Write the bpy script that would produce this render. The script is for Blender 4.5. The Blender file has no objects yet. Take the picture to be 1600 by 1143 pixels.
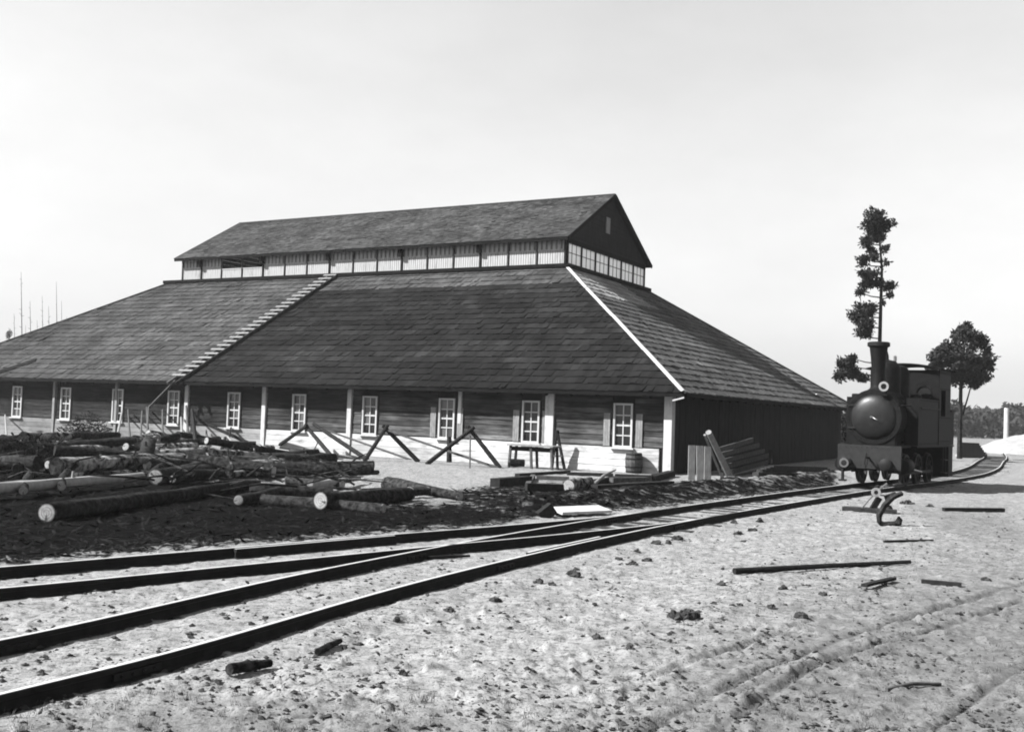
import bpy, math, random
import numpy as np
from mathutils import Vector, Matrix

random.seed(7)
rng = np.random.default_rng(7)
scene = bpy.context.scene
col = scene.collection

# ------------------------------------------------------------------ camera
F_PX, PITCH, ROLL, CAM_H = 1661.9, 0.0429, 0.0343, 2.316      # photo is 1600 px wide
cam_data = bpy.data.cameras.new("camera")
cam_data.sensor_width = 36.0
cam_data.lens = 36.0 * F_PX / 1600.0
cam_data.clip_start = 0.1
cam_data.clip_end = 6000.0
cam = bpy.data.objects.new("camera", cam_data)
col.objects.link(cam)
_fw = Vector((0, math.cos(PITCH), math.sin(PITCH)))
_up0 = Vector((0, -math.sin(PITCH), math.cos(PITCH)))
_rt0 = Vector((1, 0, 0))
_rt = _rt0 * math.cos(ROLL) + _up0 * math.sin(ROLL)
_up = _up0 * math.cos(ROLL) - _rt0 * math.sin(ROLL)
_m = Matrix((( _rt.x, _up.x, -_fw.x, 0), (_rt.y, _up.y, -_fw.y, 0), (_rt.z, _up.z, -_fw.z, CAM_H), (0, 0, 0, 1)))
cam.matrix_world = _m
scene.camera = cam

# ------------------------------------------------------------------ light
SUN_EL = math.radians(40.5)
_saz = Vector((-0.982, -0.19, 0)).normalized()
sun_vec = Vector((_saz.x * math.cos(SUN_EL), _saz.y * math.cos(SUN_EL), math.sin(SUN_EL)))
world = bpy.data.worlds.new("World")
scene.world = world
world.use_nodes = True
nt = world.node_tree
nt.nodes.clear()
w_sky = nt.nodes.new("ShaderNodeTexSky")
w_sky.sky_type = 'NISHITA'
w_sky.sun_disc = False
w_sky.sun_elevation = SUN_EL
w_sky.sun_rotation = math.atan2(_saz.x, _saz.y) % (2 * math.pi)
w_sky.air_density = 1.5
w_sky.dust_density = 0.3
w_sky.ozone_density = 1.0
w_sep = nt.nodes.new("ShaderNodeSeparateColor")    # a black and white plate of the time sees only the blue light of the sky
w_bg = nt.nodes.new("ShaderNodeBackground")
w_bg.inputs["Strength"].default_value = 0.05
w_out = nt.nodes.new("ShaderNodeOutputWorld")
nt.links.new(w_sky.outputs[0], w_sep.inputs[0])
w_tc = nt.nodes.new("ShaderNodeTexCoord")
w_mp = nt.nodes.new("ShaderNodeMapping")
w_mp.inputs["Scale"].default_value = (1.0, 1.0, 2.6)
w_nz = nt.nodes.new("ShaderNodeTexNoise")            # thin broken high cloud over the whole sky
w_nz.inputs["Scale"].default_value = 3.2
w_nz.inputs["Detail"].default_value = 7
w_nz.inputs["Roughness"].default_value = 0.6
w_mr = nt.nodes.new("ShaderNodeMapRange")
w_mr.inputs[1].default_value = 0.3
w_mr.inputs[2].default_value = 0.7
w_mr.inputs[3].default_value = 0.96
w_mr.inputs[4].default_value = 1.08
w_mu = nt.nodes.new("ShaderNodeMath")
w_mu.operation = 'MULTIPLY'
nt.links.new(w_tc.outputs["Generated"], w_mp.inputs[0])
nt.links.new(w_mp.outputs[0], w_nz.inputs["Vector"])
nt.links.new(w_nz.outputs[0], w_mr.inputs[0])
nt.links.new(w_sep.outputs[2], w_mu.inputs[0])
nt.links.new(w_mr.outputs[0], w_mu.inputs[1])
nt.links.new(w_mu.outputs[0], w_bg.inputs[0])
nt.links.new(w_bg.outputs[0], w_out.inputs[0])

sun_data = bpy.data.lights.new("sun", 'SUN')
sun_data.energy = 5.0
sun_data.angle = math.radians(0.5)
sun_data.color = (1.0, 1.0, 1.0)
sun = bpy.data.objects.new("sun", sun_data)
col.objects.link(sun)
sun.rotation_euler = sun_vec.to_track_quat('Z', 'Y').to_euler()

scene.view_settings.view_transform = 'Standard'
scene.view_settings.look = 'None'
scene.view_settings.gamma = 1.0
scene.view_settings.use_curve_mapping = False
scene.view_settings.exposure = 1.74
scene.cycles.max_bounces = 5
scene.cycles.diffuse_bounces = 3
scene.cycles.volume_bounces = 0
scene.cycles.filter_width = 1.9

# ------------------------------------------------------------------ layout: a photo pixel to a point of the place
def ray(x, y):
    X, Y = (x - 800) / F_PX, (y - 571.5) / F_PX
    c, s = math.cos(ROLL), math.sin(ROLL)
    a = X * c + Y * s
    up = X * s - Y * c
    return np.array([a, math.cos(PITCH) - up * math.sin(PITCH), math.sin(PITCH) + up * math.cos(PITCH)])
CAMP = np.array([0, 0, CAM_H])
def G(x, y, z=0.0):
    r = ray(x, y)
    return CAMP + r * ((z - CAM_H) / r[2])
def AT(x, y, Y):
    r = ray(x, y)
    return CAMP + r * (Y / r[1])
def PX(P):
    P = np.asarray(P, float).reshape(-1, 3)
    z = P[:, 2] - CAM_H
    d = P[:, 1] * math.cos(PITCH) + z * math.sin(PITCH)
    d = np.where(d < 0.2, 0.2, d)
    up = -P[:, 1] * math.sin(PITCH) + z * math.cos(PITCH)
    a, b = P[:, 0] / d * F_PX, -up / d * F_PX
    c, s = math.cos(ROLL), math.sin(ROLL)
    return 800 + a * c - b * s, 571.5 + a * s + b * c

# ------------------------------------------------------------------ noise
def _hash(ix, iy, seed):
    h = (ix.astype(np.int64) * 374761393 + iy.astype(np.int64) * 668265263 + seed * 1442695041) & 0xFFFFFFFF
    h = ((h ^ (h >> 13)) * 1274126177) & 0xFFFFFFFF
    return ((h ^ (h >> 16)) & 0xFFFF) / 65535.0
def vnoise(x, y, seed=0):
    ix, iy = np.floor(x), np.floor(y)
    fx, fy = x - ix, y - iy
    fx, fy = fx * fx * (3 - 2 * fx), fy * fy * (3 - 2 * fy)
    a, b = _hash(ix, iy, seed), _hash(ix + 1, iy, seed)
    c, d = _hash(ix, iy + 1, seed), _hash(ix + 1, iy + 1, seed)
    return (a * (1 - fx) + b * fx) * (1 - fy) + (c * (1 - fx) + d * fx) * fy
def fbm(x, y, seed=0, octv=4):
    t, amp, tot = 0, 1.0, 0
    for k in range(octv):
        t = t + amp * vnoise(x * 2 ** k + 17.3 * k, y * 2 ** k - 9.1 * k, seed + k)
        tot += amp
        amp *= 0.5
    return t / tot

# ------------------------------------------------------------------ materials
MATS = {}
ALB = 0.4                                            # old weathered surfaces, all on the dark side
def new_mat(name):
    m = bpy.data.materials.new(name)
    m.use_nodes = True
    n = m.node_tree
    n.nodes.clear()
    out = n.nodes.new("ShaderNodeOutputMaterial")
    b = n.nodes.new("ShaderNodeBsdfPrincipled")
    n.links.new(b.outputs[0], out.inputs[0])
    MATS[name] = m
    return m, n, b
def grey(v):
    return (v, v, v, 1)
def wood(name, lo, hi, scale=(1, 1, 1), nscale=4.0, rough=0.9, bump=0.3, tone=False, spec=0.04, dist=0.02, contrast=(0.3, 0.7), blotch=0.0):
    """stretched-noise grain between two greys, optional per-piece tone attribute"""
    lo, hi = lo * ALB, hi * ALB
    m, n, b = new_mat(name)
    N, L = n.nodes, n.links
    tc = N.new("ShaderNodeTexCoord")
    mp = N.new("ShaderNodeMapping")
    mp.inputs["Scale"].default_value = scale
    L.new(tc.outputs["Object"], mp.inputs[0])
    nz = N.new("ShaderNodeTexNoise")
    nz.inputs["Scale"].default_value = nscale
    nz.inputs["Detail"].default_value = 6
    nz.inputs["Roughness"].default_value = 0.65
    L.new(mp.outputs[0], nz.inputs["Vector"])
    rp = N.new("ShaderNodeValToRGB")
    rp.color_ramp.elements[0].position = contrast[0]
    rp.color_ramp.elements[1].position = contrast[1]
    rp.color_ramp.elements[0].color = grey(lo)
    rp.color_ramp.elements[1].color = grey(hi)
    L.new(nz.outputs[0], rp.inputs[0])
    src = rp.outputs[0]
    if blotch:
        n2 = N.new("ShaderNodeTexNoise")
        n2.inputs["Scale"].default_value = 0.55
        n2.inputs["Detail"].default_value = 5
        L.new(tc.outputs["Object"], n2.inputs["Vector"])
        mr = N.new("ShaderNodeMapRange")
        mr.inputs[1].default_value = 0.35
        mr.inputs[2].default_value = 0.65
        mr.inputs[3].default_value = 1 - blotch
        mr.inputs[4].default_value = 1 + blotch
        L.new(n2.outputs[0], mr.inputs[0])
        mx = N.new("ShaderNodeMix")
        mx.data_type = 'RGBA'
        mx.blend_type = 'MULTIPLY'
        mx.inputs[0].default_value = 1
        L.new(src, mx.inputs[6])
        L.new(mr.outputs[0], mx.inputs[7])
        src = mx.outputs[2]
    if tone:
        at = N.new("ShaderNodeAttribute")
        at.attribute_name = "tone"
        mx = N.new("ShaderNodeMix")
        mx.data_type = 'RGBA'
        mx.blend_type = 'MULTIPLY'
        mx.inputs[0].default_value = 1
        L.new(src, mx.inputs[6])
        L.new(at.outputs["Fac"], mx.inputs[7])
        src = mx.outputs[2]
    L.new(src, b.inputs["Base Color"])
    b.inputs["Roughness"].default_value = rough
    b.inputs["Specular IOR Level"].default_value = spec
    if bump:
        bp = N.new("ShaderNodeBump")
        bp.inputs["Strength"].default_value = bump
        bp.inputs["Distance"].default_value = dist
        L.new(nz.outputs[0], bp.inputs["Height"])
        L.new(bp.outputs[0], b.inputs["Normal"])
    return m

wood("shingle", 0.62, 1.2, (1, 1, 1), 5.0, tone=True, bump=0.5, blotch=0.25)
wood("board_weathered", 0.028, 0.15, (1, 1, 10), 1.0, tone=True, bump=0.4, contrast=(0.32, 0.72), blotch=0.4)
wood("board_dark", 0.018, 0.05, (3, 3, 0.5), 3.0, bump=0.4)
wood("whitewash", 0.42, 0.85, (1, 1, 4), 1.1, bump=0.3, contrast=(0.3, 0.5), tone=True, blotch=0.22)
wood("white_board", 0.36, 0.72, (4, 4, 0.6), 2.0, bump=0.3, contrast=(0.25, 0.5))
wood("white_paint", 0.5, 0.82, (2, 2, 1), 3.0, bump=0.2, contrast=(0.25, 0.5))
wood("fascia_dark", 0.008, 0.02, (1, 1, 1), 3.0, bump=0.3)
wood("bark", 0.012, 0.11, (1, 1, 1), 9.0, bump=1.0, dist=0.06, contrast=(0.38, 0.78), blotch=0.5)
wood("bark_flaky", 0.015, 0.6, (1, 1, 1), 3.5, bump=1.0, dist=0.06, contrast=(0.42, 0.62), blotch=0.6)
wood("peeled_wood", 0.34, 0.6, (1, 1, 1), 5.0, bump=0.3)
wood("cut_end", 0.42, 0.72, (1, 1, 1), 9.0, bump=0.3, tone=True)
wood("timber_grey", 0.07, 0.2, (2, 2, 2), 4.0, bump=0.4)
wood("timber_dark", 0.018, 0.055, (2, 2, 2), 4.0, bump=0.4)
wood("timber_pale", 0.25, 0.5, (3, 3, 1), 4.0, bump=0.3)
wood("sleeper_wood", 0.025, 0.1, (2, 2, 2), 5.0, bump=0.6)
wood("earth_clod", 0.03, 0.12, (1, 1, 1), 8.0, bump=0.8)
wood("litter", 0.004, 0.03, (1, 1, 1), 6.0, bump=0.5)
wood("leaf", 0.02, 0.075, (1, 1, 1), 1.5, bump=0.0, tone=False)
wood("leaf_far", 0.03, 0.08, (1, 1, 1), 0.3, bump=0.0)
wood("sand_heap", 0.4, 0.55, (1, 1, 1), 2.0, bump=0.4)
wood("lime_heap", 0.45, 0.7, (1, 1, 1), 4.0, bump=0.5)
def metal(name, lo, hi, rough, met=0.0, spec=0.4, nscale=6.0):
    m = wood(name, lo, hi, (1, 1, 1), nscale, rough=rough, bump=0.15, spec=spec)
    m.node_tree.nodes["Principled BSDF"].inputs["Metallic"].default_value = met
    return m
metal("loco_paint", 0.006, 0.02, 0.6, spec=0.05)
metal("loco_sheen", 0.01, 0.03, 0.4, spec=0.22)
metal("cab_felt", 0.012, 0.025, 0.95, spec=0.0)
metal("beam_paint", 0.03, 0.06, 0.7, spec=0.05)
metal("rail_rust", 0.014, 0.035, 0.8, spec=0.08)
metal("rail_bright", 0.7, 1.0, 0.5, met=0.0, spec=0.5)  # pale non-metal colour paints the highlight on the railhead
metal("iron_dark", 0.012, 0.03, 0.6, spec=0.1)
metal("steel_bright", 0.4, 0.6, 0.3, met=0.9)
m, n, b = new_mat("window_glass")
b.inputs["Base Color"].default_value = grey(0.012)
b.inputs["Roughness"].default_value = 0.12
b.inputs["Specular IOR Level"].default_value = 0.35
m, n, b = new_mat("pale_glass")
b.inputs["Base Color"].default_value = grey(0.06)
b.inputs["Roughness"].default_value = 0.3
m, n, b = new_mat("clear_glass")
tr = n.nodes.new("ShaderNodeBsdfTransparent")
gl = n.nodes.new("ShaderNodeBsdfGlossy")
gl.inputs["Roughness"].default_value = 0.05
tr.inputs[0].default_value = grey(0.9)
mixs = n.nodes.new("ShaderNodeMixShader")
mixs.inputs[0].default_value = 0.12
n.links.new(tr.outputs[0], mixs.inputs[1])
n.links.new(gl.outputs[0], mixs.inputs[2])
n.links.new(mixs.outputs[0], [q for q in n.nodes if q.type == 'OUTPUT_MATERIAL'][0].inputs[0])
m, n, b = new_mat("white_glass")
b.inputs["Base Color"].default_value = grey(0.85)  # opaque near-white in place of bright see-through panes
b.inputs["Roughness"].default_value = 0.4
m, n, b = new_mat("interior_dark")
b.inputs["Base Color"].default_value = grey(0.02)
b.inputs["Roughness"].default_value = 1.0

def ground_material():
    m, n, b = new_mat("ground_sand")
    N, L = n.nodes, n.links
    tc = N.new("ShaderNodeTexCoord")
    def noise(scale, det=6, rough=0.6):
        z = N.new("ShaderNodeTexNoise")
        z.inputs["Scale"].default_value = scale
        z.inputs["Detail"].default_value = det
        z.inputs["Roughness"].default_value = rough
        L.new(tc.outputs["Object"], z.inputs["Vector"])
        return z.outputs[0]
    def ramp(src, p0, c0, p1, c1):
        r = N.new("ShaderNodeValToRGB")
        r.color_ramp.elements[0].position = p0
        r.color_ramp.elements[1].position = p1
        r.color_ramp.elements[0].color = grey(c0)
        r.color_ramp.elements[1].color = grey(c1)
        L.new(src, r.inputs[0])
        return r.outputs[0]
    def math_(op, a, bb):
        k = N.new("ShaderNodeMath")
        k.operation = op
        for i, v in enumerate((a, bb)):
            if isinstance(v, (int, float)):
                k.inputs[i].default_value = v
            else:
                L.new(v, k.inputs[i])
        return k.outputs[0]
    def mix(f, a, bb):
        k = N.new("ShaderNodeMix")
        k.data_type = 'RGBA'
        for i, v in ((0, f), (6, a), (7, bb)):
            if isinstance(v, (int, float)):
                k.inputs[i].default_value = v if i == 0 else grey(v)
            else:
                L.new(v, k.inputs[i])
        return k.outputs[2]
    n_big, n_mid, n_fine, n_grit, n_speck = noise(0.5), noise(2.6), noise(9.0, 5, 0.7), noise(38.0, 3, 0.7), noise(19.0, 2, 0.5)
    sand = ramp(n_mid, 0.3, 0.13, 0.62, 0.24)
    sand = mix(ramp(n_fine, 0.36, 1.0, 0.5, 0.0), sand, 0.06)           # little darker crumbs of soil
    sand = mix(ramp(n_grit, 0.34, 0.8, 0.46, 0.0), sand, 0.03)
    sand = mix(math_("MULTIPLY", ramp(n_speck, 0.30, 1.0, 0.37, 0.0), 0.85), sand, 0.03)
    sand = mix(ramp(n_big, 0.35, 0.0, 0.7, 0.32), sand, 0.11)
    at2 = N.new("ShaderNodeAttribute")
    at2.attribute_name = "trampled"
    sand = mix(math_("MULTIPLY", at2.outputs["Fac"], ramp(n_mid, 0.3, 1.0, 0.7, 0.55)), sand, 0.06)
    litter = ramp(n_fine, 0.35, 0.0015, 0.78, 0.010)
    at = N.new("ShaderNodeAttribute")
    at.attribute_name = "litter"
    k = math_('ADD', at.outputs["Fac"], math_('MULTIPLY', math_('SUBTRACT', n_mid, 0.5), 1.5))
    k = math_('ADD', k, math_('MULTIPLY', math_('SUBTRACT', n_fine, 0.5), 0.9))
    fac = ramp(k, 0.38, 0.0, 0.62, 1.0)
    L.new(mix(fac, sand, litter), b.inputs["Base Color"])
    b.inputs["Roughness"].default_value = 0.95
    b.inputs["Specular IOR Level"].default_value = 0.0
    bp = N.new("ShaderNodeBump")
    bp.inputs["Strength"].default_value = 0.7
    bp.inputs["Distance"].default_value = 0.03
    L.new(math_('ADD', n_fine, math_('MULTIPLY', n_grit, 0.5)), bp.inputs["Height"])
    L.new(bp.outputs[0], b.inputs["Normal"])
ground_material()

# ------------------------------------------------------------------ mesh helpers
class MB:
    def __init__(self):
        self.v, self.f, self.t = [], [], []
    def add(self, verts, faces, tone=1.0):
        o = len(self.v)
        self.v.extend([tuple(map(float, q)) for q in verts])
        self.f.extend([tuple(i + o for i in q) for q in faces])
        self.t.extend([tone] * len(faces))
        return self
    def box8(self, p, tone=1.0):
        """p: four bottom corners then four top corners, both counter-clockwise from above"""
        return self.add(p, [(3, 2, 1, 0), (4, 5, 6, 7), (0, 1, 5, 4), (1, 2, 6, 5), (2, 3, 7, 6), (3, 0, 4, 7)], tone)
    def box(self, c, ax, ay, az, tone=1.0):
        """centre and three half-axis vectors"""
        c, ax, ay, az = (np.asarray(q, float) for q in (c, ax, ay, az))
        return self.box8([c - ax - ay - az, c + ax - ay - az, c + ax + ay - az, c - ax + ay - az,
                          c - ax - ay + az, c + ax - ay + az, c + ax + ay + az, c - ax + ay + az], tone)
    def bx(self, x0, x1, y0, y1, z0, z1, tone=1.0):
        return self.box8([(x0, y0, z0), (x1, y0, z0), (x1, y1, z0), (x0, y1, z0), (x0, y0, z1), (x1, y0, z1), (x1, y1, z1), (x0, y1, z1)], tone)
    def beam(self, a, b, w, h, up=(0, 0, 1), tone=1.0):
        a, b, up = (np.asarray(q, float) for q in (a, b, up))
        d = (b - a) / np.linalg.norm(b - a)
        s = np.cross(d, up)
        if np.linalg.norm(s) < 1e-4:
            s = np.cross(d, (1, 0, 0.1))
        s /= np.linalg.norm(s)
        t = np.cross(s, d)
        return self.box((a + b) / 2, (b - a) / 2, -s * w / 2, t * h / 2, tone)
    def tube(self, pts, rad, n=8, caps=True, jit=0.0, tone=1.0):
        pts = [np.asarray(q, float) for q in pts]
        if np.isscalar(rad):
            rad = [rad] * len(pts)
        o = len(self.v)
        prev = None
        for i, q in enumerate(pts):
            d = pts[min(i + 1, len(pts) - 1)] - pts[max(i - 1, 0)]
            d = d / (np.linalg.norm(d) + 1e-9)
            if prev is None:
                s = np.cross(d, (0, 0, 1))
                if np.linalg.norm(s) < 0.05:
                    s = np.cross(d, (1, 0, 0))
            else:
                s = prev - d * (prev @ d)
            s = s / (np.linalg.norm(s) + 1e-9)
            prev = s
            t = np.cross(s, d)
            for k in range(n):
                a = 2 * math.pi * k / n
                r = rad[i] * (1 + (random.uniform(-jit, jit) if jit else 0))
                self.v.append(tuple(q + (s * math.cos(a) + t * math.sin(a)) * r))
        for i in range(len(pts) - 1):
            for k in range(n):
                k2 = (k + 1) % n
                self.f.append((o + i * n + k, o + i * n + k2, o + (i + 1) * n + k2, o + (i + 1) * n + k))
                self.t.append(tone)
        if caps:
            self.f.append(tuple(o + k for k in range(n))[::-1])
            self.f.append(tuple(o + (len(pts) - 1) * n + k for k in range(n)))
            self.t += [tone, tone]
        return self
    def lathe(self, base, axis, prof, n=20, caps=True):
        """prof: list of (radius, distance along axis)"""
        base, axis = np.asarray(base, float), np.asarray(axis, float)
        axis = axis / np.linalg.norm(axis)
        return self.tube([base + axis * h for r, h in prof], [max(r, 1e-3) for r, h in prof], n, caps) if False else self._lathe(base, axis, prof, n, caps)
    def _lathe(self, base, axis, prof, n, caps):
        s = np.cross(axis, (0, 0, 1))
        if np.linalg.norm(s) < 0.05:
            s = np.cross(axis, (1, 0, 0))
        s /= np.linalg.norm(s)
        t = np.cross(s, axis)
        o = len(self.v)
        for r, h in prof:
            for k in range(n):
                a = 2 * math.pi * k / n
                self.v.append(tuple(base + axis * h + (s * math.cos(a) + t * math.sin(a)) * max(r, 1e-3)))
        for i in range(len(prof) - 1):
            for k in range(n):
                k2 = (k + 1) % n
                self.f.append((o + i * n + k, o + i * n + k2, o + (i + 1) * n + k2, o + (i + 1) * n + k))
                self.t.append(1.0)
        if caps:
            self.f.append(tuple(o + k for k in range(n))[::-1])
            self.f.append(tuple(o + (len(prof) - 1) * n + k for k in range(n)))
            self.t += [1.0, 1.0]
        return self
    def mesh(self, name, mat, off=(0, 0, 0), smooth=False):
        me = bpy.data.meshes.new(name)
        off = np.asarray(off, float)
        v = np.asarray(self.v, float).reshape(-1, 3) - off
        me.from_pydata(v.tolist(), [], self.f)
        me.materials.append(MATS[mat])
        a = me.attributes.new("tone", 'FLOAT', 'FACE')
        a.data.foreach_set("value", np.asarray(self.t, dtype=np.float32))
        if smooth:
            me.polygons.foreach_set("use_smooth", [True] * len(me.polygons))
            try:
                me.set_sharp_from_angle(angle=math.radians(40))
            except Exception:
                pass
        me.update()
        return me

WL = {}                                              # world location of every object placed
def thing(name, label, cat, loc=(0, 0, 0), group=None, rotz=0.0, kind=None):
    o = bpy.data.objects.new(name, None)
    o.empty_display_size = 0.3
    col.objects.link(o)
    o.location = tuple(map(float, loc))
    o.rotation_euler = (0, 0, rotz)
    o["label"], o["category"] = label, cat
    if group:
        o["group"] = group
    if kind:
        o["kind"] = kind
    WL[o.name] = np.asarray(loc, float)
    return o
def part(name, mb, mat, parent, smooth=False, local=False, kind=None, label=None, at=None):
    """a mesh under its thing; mb in world coordinates unless local"""
    base = WL[parent.name]
    pos = np.asarray(at, float) if at is not None else base
    o = bpy.data.objects.new(name, mb.mesh(name, mat, (0, 0, 0) if local else pos, smooth))
    col.objects.link(o)
    o.parent = parent
    if not local:
        o.location = tuple(pos - base)
        WL[o.name] = pos
    else:
        WL[o.name] = base
    if kind:
        o["kind"] = kind
    if label:
        o["label"] = label
    return o
def solo(name, mb, mat, label, cat, loc=(0, 0, 0), group=None, smooth=False, kind=None):
    """a thing that is one mesh"""
    o = bpy.data.objects.new(name, mb.mesh(name, mat, loc, smooth))
    col.objects.link(o)
    o.location = tuple(map(float, loc))
    if label:
        o["label"] = label
    if cat:
        o["category"] = cat
    if group:
        o["group"] = group
    if kind:
        o["kind"] = kind
    WL[o.name] = np.asarray(loc, float)
    return o

# ------------------------------------------------------------------ building frame
YAW, BX, BY = 1.0554, 6.4709, 42.9
U = np.array([-math.sin(YAW), math.cos(YAW), 0])     # along the long front, to the left
V = np.array([math.cos(YAW), math.sin(YAW), 0])      # along the short side, into the distance
Z = np.array([0, 0, 1.0])
O = np.array([BX, BY, 0])
def B(a, b, c):
    return O + a * U + b * V + c * Z
HE, OV, M_, HM, LM, WM = 3.296, 0.8, 9.9965, 10.158, 29.5, 10.83
MW, ME, RIDGE, GOV = 1.527, 0.42, 3.357, 0.30
L0, W0 = LM + 2 * M_, WM + 2 * M_
KS = (HM - HE) / (M_ + OV)                           # roof slope
# ------------------------------------------------------------------ tracks (plan curves, from the photo's rails)
def smooth_curve(ctrl, step=0.35):
    """Catmull-Rom through plan points, evenly resampled"""
    P = [np.asarray(q, float) for q in ctrl]
    P = [2 * P[0] - P[1]] + P + [2 * P[-1] - P[-2]]
    out = []
    for i in range(1, len(P) - 2):
        for t in np.linspace(0, 1, 24, endpoint=False):
            a, b, c, d = P[i - 1], P[i], P[i + 1], P[i + 2]
            out.append(0.5 * ((2 * b) + (c - a) * t + (2 * a - 5 * b + 4 * c - d) * t ** 2 + (3 * b - a - 3 * c + d) * t ** 3))
    out.append(P[-2])
    out = np.array(out)
    s = np.concatenate([[0], np.cumsum(np.linalg.norm(np.diff(out, axis=0), axis=1))])
    q = np.arange(0, s[-1], step)
    return np.stack([np.interp(q, s, out[:, 0]), np.interp(q, s, out[:, 1])], 1)
def offset(c, d):
    t = np.gradient(c, axis=0)
    t /= np.linalg.norm(t, axis=1)[:, None]
    return c + d * np.stack([-t[:, 1], t[:, 0]], 1)   # +d to the left of travel
GAUGE = 1.52
d_ctrl = [(-5.35, 4.6), (-3.63, 7.81), (-2.75, 9.53), (-1.42, 12.7), (-0.35, 14.95), (1.23, 18.0), (3.2, 21.5), (6.07, 26.15),
          (10.2, 32.5), (13.6, 37.5), (16.6, 41.6), (19.5, 45.8), (22.9, 51.2), (27.2, 59.2), (32.2, 69.5), (38.5, 82.5), (48.0, 104.0), (60.0, 132.0)]
rail_d = smooth_curve(d_ctrl)
main_c = offset(rail_d, GAUGE / 2)
rail_b = offset(rail_d, GAUGE)
ib = int(np.argmin(np.abs(rail_b[:, 1] - 24.6)))
# the siding's far rail: measured on the left, running into the main's left rail at the points
sa_ctrl = [(-10.2, 9.2), (-7.9, 11.9), (-6.38, 13.45), (-5.1, 14.85), (-3.75, 16.35), (-2.0, 18.3), (-0.3, 20.1)] + \
          [tuple(0.5 * rail_b[ib - 6] + 0.5 * np.array([1.75, 22.6]))] + [tuple(rail_b[ib]), tuple(rail_b[ib + 5])]
rail_a = smooth_curve(sa_ctrl)
rail_c = offset(rail_a, -GAUGE)
side_c = offset(rail_a, -GAUGE / 2)

def dist_to(curve, X, Y):
    out = np.full(X.shape, 1e9)
    for a, b in zip(curve[:-1:3], curve[3::3]):
        d = b - a
        t = np.clip(((X - a[0]) * d[0] + (Y - a[1]) * d[1]) / (d @ d), 0, 1)
        out = np.minimum(out, (X - a[0] - t * d[0]) ** 2 + (Y - a[1] - t * d[1]) ** 2)
    return np.sqrt(out)

# ------------------------------------------------------------------ ground sheet
def poly_mask(px, py, poly, soft):
    poly = np.asarray(poly, float)
    inside = np.zeros(px.shape, bool)
    dmin = np.full(px.shape, 1e9)
    for (x0, y0), (x1, y1) in zip(poly, np.roll(poly, -1, 0)):
        cond = ((y0 > py) != (y1 > py))
        xi = (x1 - x0) * (py - y0) / (y1 - y0 + 1e-9) + x0
        inside ^= cond & (px < xi)
        dx, dy = x1 - x0, y1 - y0
        t = np.clip(((px - x0) * dx + (py - y0) * dy) / (dx * dx + dy * dy + 1e-9), 0, 1)
        dmin = np.minimum(dmin, np.hypot(px - x0 - t * dx, (py - y0 - t * dy) * 1.6))
    return np.clip(0.5 + np.where(inside, dmin, -dmin) / (2 * soft), 0, 1)

RUTS = [[(960, 1165), (1100, 1090), (1250, 1022), (1400, 970), (1600, 910), (1720, 878)],
        [(1080, 1165), (1200, 1085), (1310, 1022), (1450, 985), (1600, 935)],
        [(1400, 1165), (1480, 1120), (1560, 1065), (1660, 1010)],
        [(880, 1130), (1020, 1060), (1150, 1010), (1290, 960)]]
rut_curves = [smooth_curve([G(x, y)[:2] for x, y in r], 0.15) for r in RUTS]

def ground_z(X, Y):
    r = np.hypot(X, Y)
    amp = np.clip((r - 60) / 200, 0, 1)
    z = 0.05 * (fbm(X * 0.35, Y * 0.35, 3, 3) - 0.5)
    z = z + amp * 1.2 * (fbm(X * 0.012, Y * 0.012, 5, 3) - 0.45)
    near = np.clip(1 - r / 75, 0.0, 1)
    z = z + near * (0.07 * (fbm(X * 1.3, Y * 1.3, 11, 3) - 0.5) + 0.045 * (fbm(X * 6.5, Y * 6.5, 21, 3) - 0.5))
    z = z + near * 0.035 * np.clip(fbm(X * 9, Y * 9, 31, 2) - 0.62, 0, 1) * 5
    z = z - near * 0.06 * np.clip(fbm(X * 2.9, Y * 3.6, 33, 2) - 0.60, 0, 1) * 2.2
    # keep the beds of the tracks low and even; sand drifted against the rails elsewhere
    return z
# low bank of spoil along the far side of the track, in front of the short wall
bank = smooth_curve([G(820, 792)[:2], G(1000, 776)[:2], G(1150, 762)[:2], G(1230, 752)[:2], G(1300, 749)[:2]], 0.4)
pile_bed = [(-30, 712), (150, 742), (330, 752), (420, 770), (560, 782), (700, 780)]

def full_ground(X, Y):
    z = ground_z(X, Y)
    dm, ds = dist_to(main_c, X, Y), dist_to(side_c, X, Y)
    dt = np.minimum(dm, ds)
    k = np.clip((dt - 0.95) / 0.7, 0, 1)
    z = z * (0.45 + 0.55 * k)
    z = z + 0.055 * np.exp(-((dt - 1.15) / 0.28) ** 2) * (fbm(X * 0.9, Y * 0.9, 41, 3))
    db = dist_to(bank, X, Y)
    z = z + 0.32 * np.exp(-(db / 0.75) ** 2) * (0.55 + 0.9 * fbm(X * 0.8, Y * 0.8, 51, 3))
    for i, c in enumerate(rut_curves):
        d = dist_to(c, X, Y)
        w = 0.05 if i < 3 else 0.04
        z = z + (-0.042 * np.exp(-(d / w) ** 2) + 0.018 * np.exp(-((d - 2.1 * w) / w) ** 2)) * np.clip(fbm(X * 0.8, Y * 0.8, 61 + i, 2) * 2.2 - 0.35, 0.1, 1)
    return z

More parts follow.
